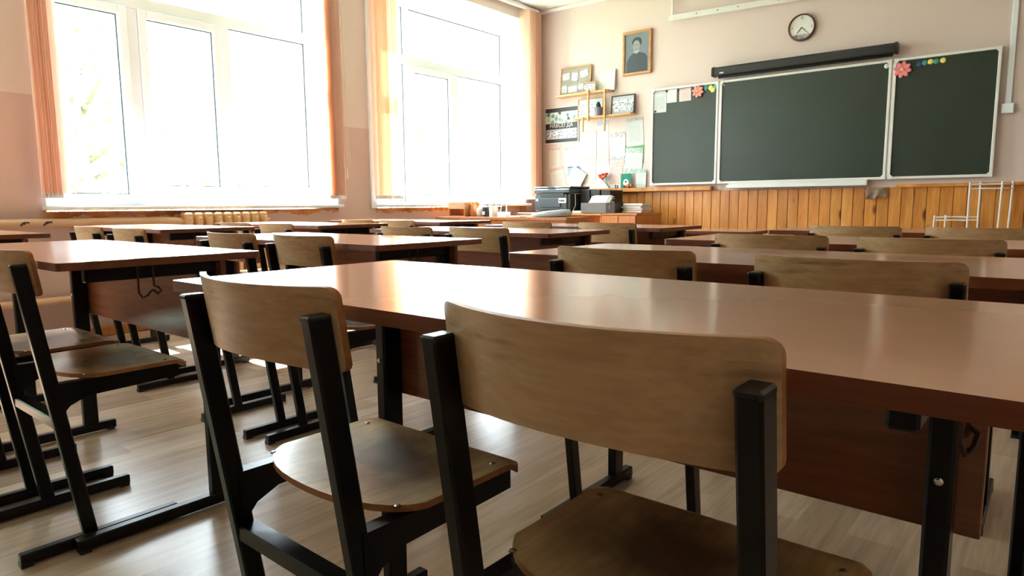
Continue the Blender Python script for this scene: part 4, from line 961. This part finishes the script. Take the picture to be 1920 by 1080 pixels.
MB().box(0.1, 0.206, -0.1, 0.096, 0, 0.105).build('carton_end', 'dark_box', bx)
MB().box(-0.199, 0.1, -0.094, 0.09, 0.0, 0.006).build('carton_floor', 'dark_box', bx)
MB().box(0.14, 0.15, -0.1025, -0.0995, 0.04, 0.08).build('printed_mark', 'grey_box', bx)
YZ = Matrix(((0, 0, 1, 0), (1, 0, 0, 0), (0, 1, 0, 0), (0, 0, 0, 1)))
for q in range(6):
    d_ = 0.007 * q
    MB().prism([(-0.088 + d_, 0.03), (-0.074 + d_, 0.105), (-0.01 + d_, 0.172 - 0.5 * d_), (0.05, 0.182 - d_), (0.05, 0.178 - d_), (-0.008 + d_, 0.168 - 0.5 * d_), (-0.07 + d_, 0.102), (-0.084 + d_, 0.03)], -0.125 + 0.012 * q, 0.085 + 0.016 * (q % 3), M=YZ).build('paper_sheet', 'paper', bx)
MB().box(-0.12, 0.092, -0.03, 0.08, 0.006, 0.12).build('paper_pile', 'paper', bx)
for k, (z, dx) in enumerate(((0, 0), (0.022, 0.012), (0.046, -0.006), (0.072, 0.01))):
    o = MB().bbox(-0.11, 0.115, -0.11, 0.1, 0, 0.021 + 0.002 * (k % 2), 0.003).build('paper_stack', ('paper', 'pink_paper', 'paper', 'paper')[k], loc=(-3.42 + dx, 6.24, CT + 0.0005 + z))
    tag(o, ('bottom paper bundle of the pile on the low cabinet', 'pinkish paper bundle second from the bottom on the low cabinet', 'third paper bundle of the pile on the low cabinet', 'topmost paper bundle of the pile on the low cabinet')[k], 'papers', 'paper bundles piled on the low cabinet')
o = MB().bbox(-0.09, 0.09, -0.06, 0.06, 0, 0.022, 0.002).build('paper_stack', 'paper', loc=(-4.0, 6.1, CT + 0.0005)); tag(o, 'thin stack of white paper between printer and grey carton', 'papers')

# ================================================================== window side: blinds, radiator, pipes
def blind(idx, y0, y1, left_n, right_n, lp, rp, label, cord=None, lw=None, turn=None):
    t = thing('vertical_blind', label, 'blind', (XW + 0.065, 0, 0))
    MB().bbox(-0.02, 0.02, y0, y1, 3.075, 3.105, 0.003).build('head_rail', 'metal_white', t)
    for yy in (y0 + 0.2, (y0 + y1) / 2, y1 - 0.2): MB().box(-0.06, -0.02, yy - 0.015, yy + 0.015, 3.08, 3.12).build('wall_bracket', 'metal_white', t)
    for (n_, pitch, start, wid, ang) in ((left_n, lp, y0 + 0.03, 0.120, 66), (right_n, rp, None, 0.120, 66)):
        for k in range(n_):
            y = start + k * pitch if start is not None else y1 - 0.03 - (n_ - 1 - k) * pitch
            if lw and start is not None: a = math.radians(lw[k % len(lw)])
            elif turn: a = math.radians(turn[0 if start is not None else 1] + random.uniform(-3, 3))
            else: a = math.radians(90 - ang + random.uniform(-9, 7))
            s = MB(); vs = []; NS = 4
            for z in (0.955, 3.07):
                for i in range(NS + 1):
                    q = -0.06 + 0.12 * i / NS; b = 0.006 * (1 - (q / 0.06) ** 2); vs.append((q * math.cos(a) - b * math.sin(a), q * math.sin(a) + b * math.cos(a), z))
            W1 = NS + 1; nn = len(vs); d = (-0.0004 * math.sin(a), 0.0004 * math.cos(a))
            vs2 = [(x + d[0], y_ + d[1], z) for x, y_, z in vs]
            fs = [(i, i + 1, W1 + i + 1, W1 + i) for i in range(NS)] + [(nn + i, nn + W1 + i, nn + W1 + i + 1, nn + i + 1) for i in range(NS)]
            fs += [(i, nn + i, nn + i + 1, i + 1) for i in range(NS)] + [(W1 + i, W1 + i + 1, nn + W1 + i + 1, nn + W1 + i) for i in range(NS)] + [(0, W1, nn + W1, nn), (NS, nn + NS, nn + W1 + NS, W1 + NS)]
            so = s.add(vs + vs2, fs).build('slat', 'slat_fabric', t, smooth=0.5); so.location = (0, y, 0)
            MB().box(-0.054, 0.054, -0.002, 0.002, 0.925, 0.957, M=Matrix.Rotation(a, 4, 'Z')).build('slat_weight', 'metal_white', so)
    if cord is not None:
        m = MB().tube([(0.02, cord, 3.08), (0.022, cord + 0.01, 2.2), (0.022, cord + 0.03, 1.35), (0.022, cord + 0.045, 1.24), (0.022, cord + 0.03, 1.21), (0.022, cord + 0.012, 1.24), (0.02, cord - 0.012, 2.0), (0.02, cord - 0.02, 3.08)], 0.0025, 6)
        m.build('pull_chain', 'metal_white', t)
        MB().lathe([(0.008, 0), (0.010, 0.01), (0.008, 0.09), (0.003, 0.1)], 10, (0.022, cord + 0.0, 1.10)).build('cord_weight', 'metal_white', t)
    return t
blind(1, 1.395, 3.70, 9, 9, 0.0145, 0.0145, 'peach vertical blind drawn apart to both sides of the first window', cord=3.70, turn=(-37, -60))
blind(2, 4.06, 6.52, 5, 5, 0.058, 0.056, 'peach vertical blind drawn apart at the second window beside the corner', lw=(82, 70, 100, 76, 95))
tk = MB().bbox(XW, XW + 0.022, 4.02, 4.075, 0.84, 3.09, 0.003).build('plastic_casing', 'pvc_white'); tag(tk, 'white vertical plastic casing on the pier left of the second window', 'casing')
cp = MB().tube([(XW + 0.028, 6.60, 0.0), (XW + 0.028, 6.60, ZC - 0.04)], 0.016, 12).build('riser_pipe', 'cream_enamel', smooth=0.8); tag(cp, 'cream heating riser pipe in the corner beside the second blind', 'pipe')
# cast-iron radiator
rd = thing('radiator', 'cream cast-iron sectional radiator under the first window', 'radiator', (XW + 0.095, 0, 0))
sec = MB().bbox(-0.055, 0.055, 0.006, 0.058, 0.20, 0.825, 0.012)
sec.bbox(-0.066, 0.066, 0.016, 0.048, 0.23, 0.795, 0.008)
sm = sec.mesh('section', 'radiator_enamel')
for k in range(9):
    o = bpy.data.objects.new('section', sm); COL.objects.link(o); o.parent = rd; o.location = (0, 2.24 + 0.073 * k, 0)
for z in (0.27, 0.76): MB().tube([(0, 2.23, z), (0, 2.92, z)], 0.02, 10).build('header_pipe', 'radiator_enamel', rd, smooth=0.8)
for yy in (2.35, 2.8): MB().box(-0.094, -0.05, yy - 0.01, yy + 0.01, 0.3, 0.33).build('wall_bracket', 'radiator_enamel', rd)
for k, (z, lb) in enumerate(((0.772, 'upper cream heating pipe with two valve handles along the window wall'), (0.276, 'lower cream heating pipe running along the window wall'))):
    t = thing('heating_pipe', lb, 'pipe', (XW + 0.05, 0, z))
    MB().tube([(0, YB + 0.01, 0), (0, 2.12, 0), (0.04, 2.2, -0.006 if k == 0 else 0), (0.045, 2.235, -0.012 if k == 0 else -0.006)], 0.026, 12).build('pipe_run', 'cream_enamel', t, smooth=0.8)
    if k == 0:
        for yy in (1.29, 1.41):
            vv = MB().lathe([(0.008, 0), (0.008, 0.03)], 8, M=Matrix.Translation((0.02, yy, 0.0)) @ Matrix.Rotation(PI / 2, 4, 'Y')).build('valve_stem', 'steel_dark', t)
            MB().tube([(0.054, yy - 0.022, -0.014), (0.056, yy, 0.006), (0.054, yy + 0.024, 0.004)], 0.006, 6).build('valve_handle', 'dark_box', vv)
    for yy in (-1.5, 0.2, 1.8): MB().box(-0.049, -0.0, yy - 0.01, yy + 0.01, -0.03, -0.02).build('pipe_clip', 'cream_enamel', t)

# ================================================================== outside
tag(MB().box(-90, XW - WALL_T - 0.4, -60, 70, -4.3, -4.0).build('ground_outside', 'ground_grass'), kind='structure')
def tree(x, y, h_, cr, label, seed, n_leaf=1600, ls=(0.07, 0.13)):
    rnd = random.Random(seed)
    t = thing('tree', label, 'tree', (x, y, -4.0), 0, 'trees outside the windows')
    MB().tube([(0, 0, 0), (0.1, 0.05, h_ * 0.4), (0.0, -0.1, h_ * 0.75), (0.05, 0, h_)], [0.2, 0.15, 0.09, 0.03], 8).build('trunk', 'bark', t, smooth=True)
    for k in range(7):
        a = rnd.uniform(0, 2 * PI); z = h_ * rnd.uniform(0.35, 0.85); L_ = cr * rnd.uniform(0.6, 1.0)
        MB().tube([(0, 0, z), (L_ * .5 * math.cos(a), L_ * .5 * math.sin(a), z + L_ * .35), (L_ * math.cos(a), L_ * math.sin(a), z + L_ * .5)], [0.06, 0.04, 0.012], 6).build('branch', 'bark', t, smooth=True)
    m = MB()
    for k in range(n_leaf):
        a = rnd.uniform(0, 2 * PI); rr = cr * rnd.random() ** 0.45; ph = math.acos(rnd.uniform(-1, 1))
        c = Vector((rr * math.sin(ph) * math.cos(a), rr * math.sin(ph) * math.sin(a), h_ * 0.62 + h_ * 0.42 * math.cos(ph) * rr / cr))
        d1 = Vector((rnd.gauss(0, 1), rnd.gauss(0, 1), rnd.gauss(0, 1))).normalized(); d2 = d1.cross(Vector((rnd.gauss(0, 1), rnd.gauss(0, 1), rnd.gauss(0, 1)))).normalized()
        s_ = rnd.uniform(*ls); m.add([c - d1 * s_, c + d2 * s_ * .6, c + d1 * s_, c - d2 * s_ * .6], [(0, 1, 2, 3)])
    o = m.build('foliage', 'tree_leaf', t); o['kind'] = 'stuff'
tree(-13.5, 4.6, 8.5, 2.4, 'thin pale green tree outside the left part of the first window', 3)
tree(-16.0, 14.5, 9.0, 2.6, 'thin pale green tree outside the second window', 5)
tree(-10.3, -1.0, 10.0, 2.3, 'added leafy tree outside, out of view, shading the room', 12, 3400, (0.13, 0.2))  # added out of view to block window light on foreground and front wall
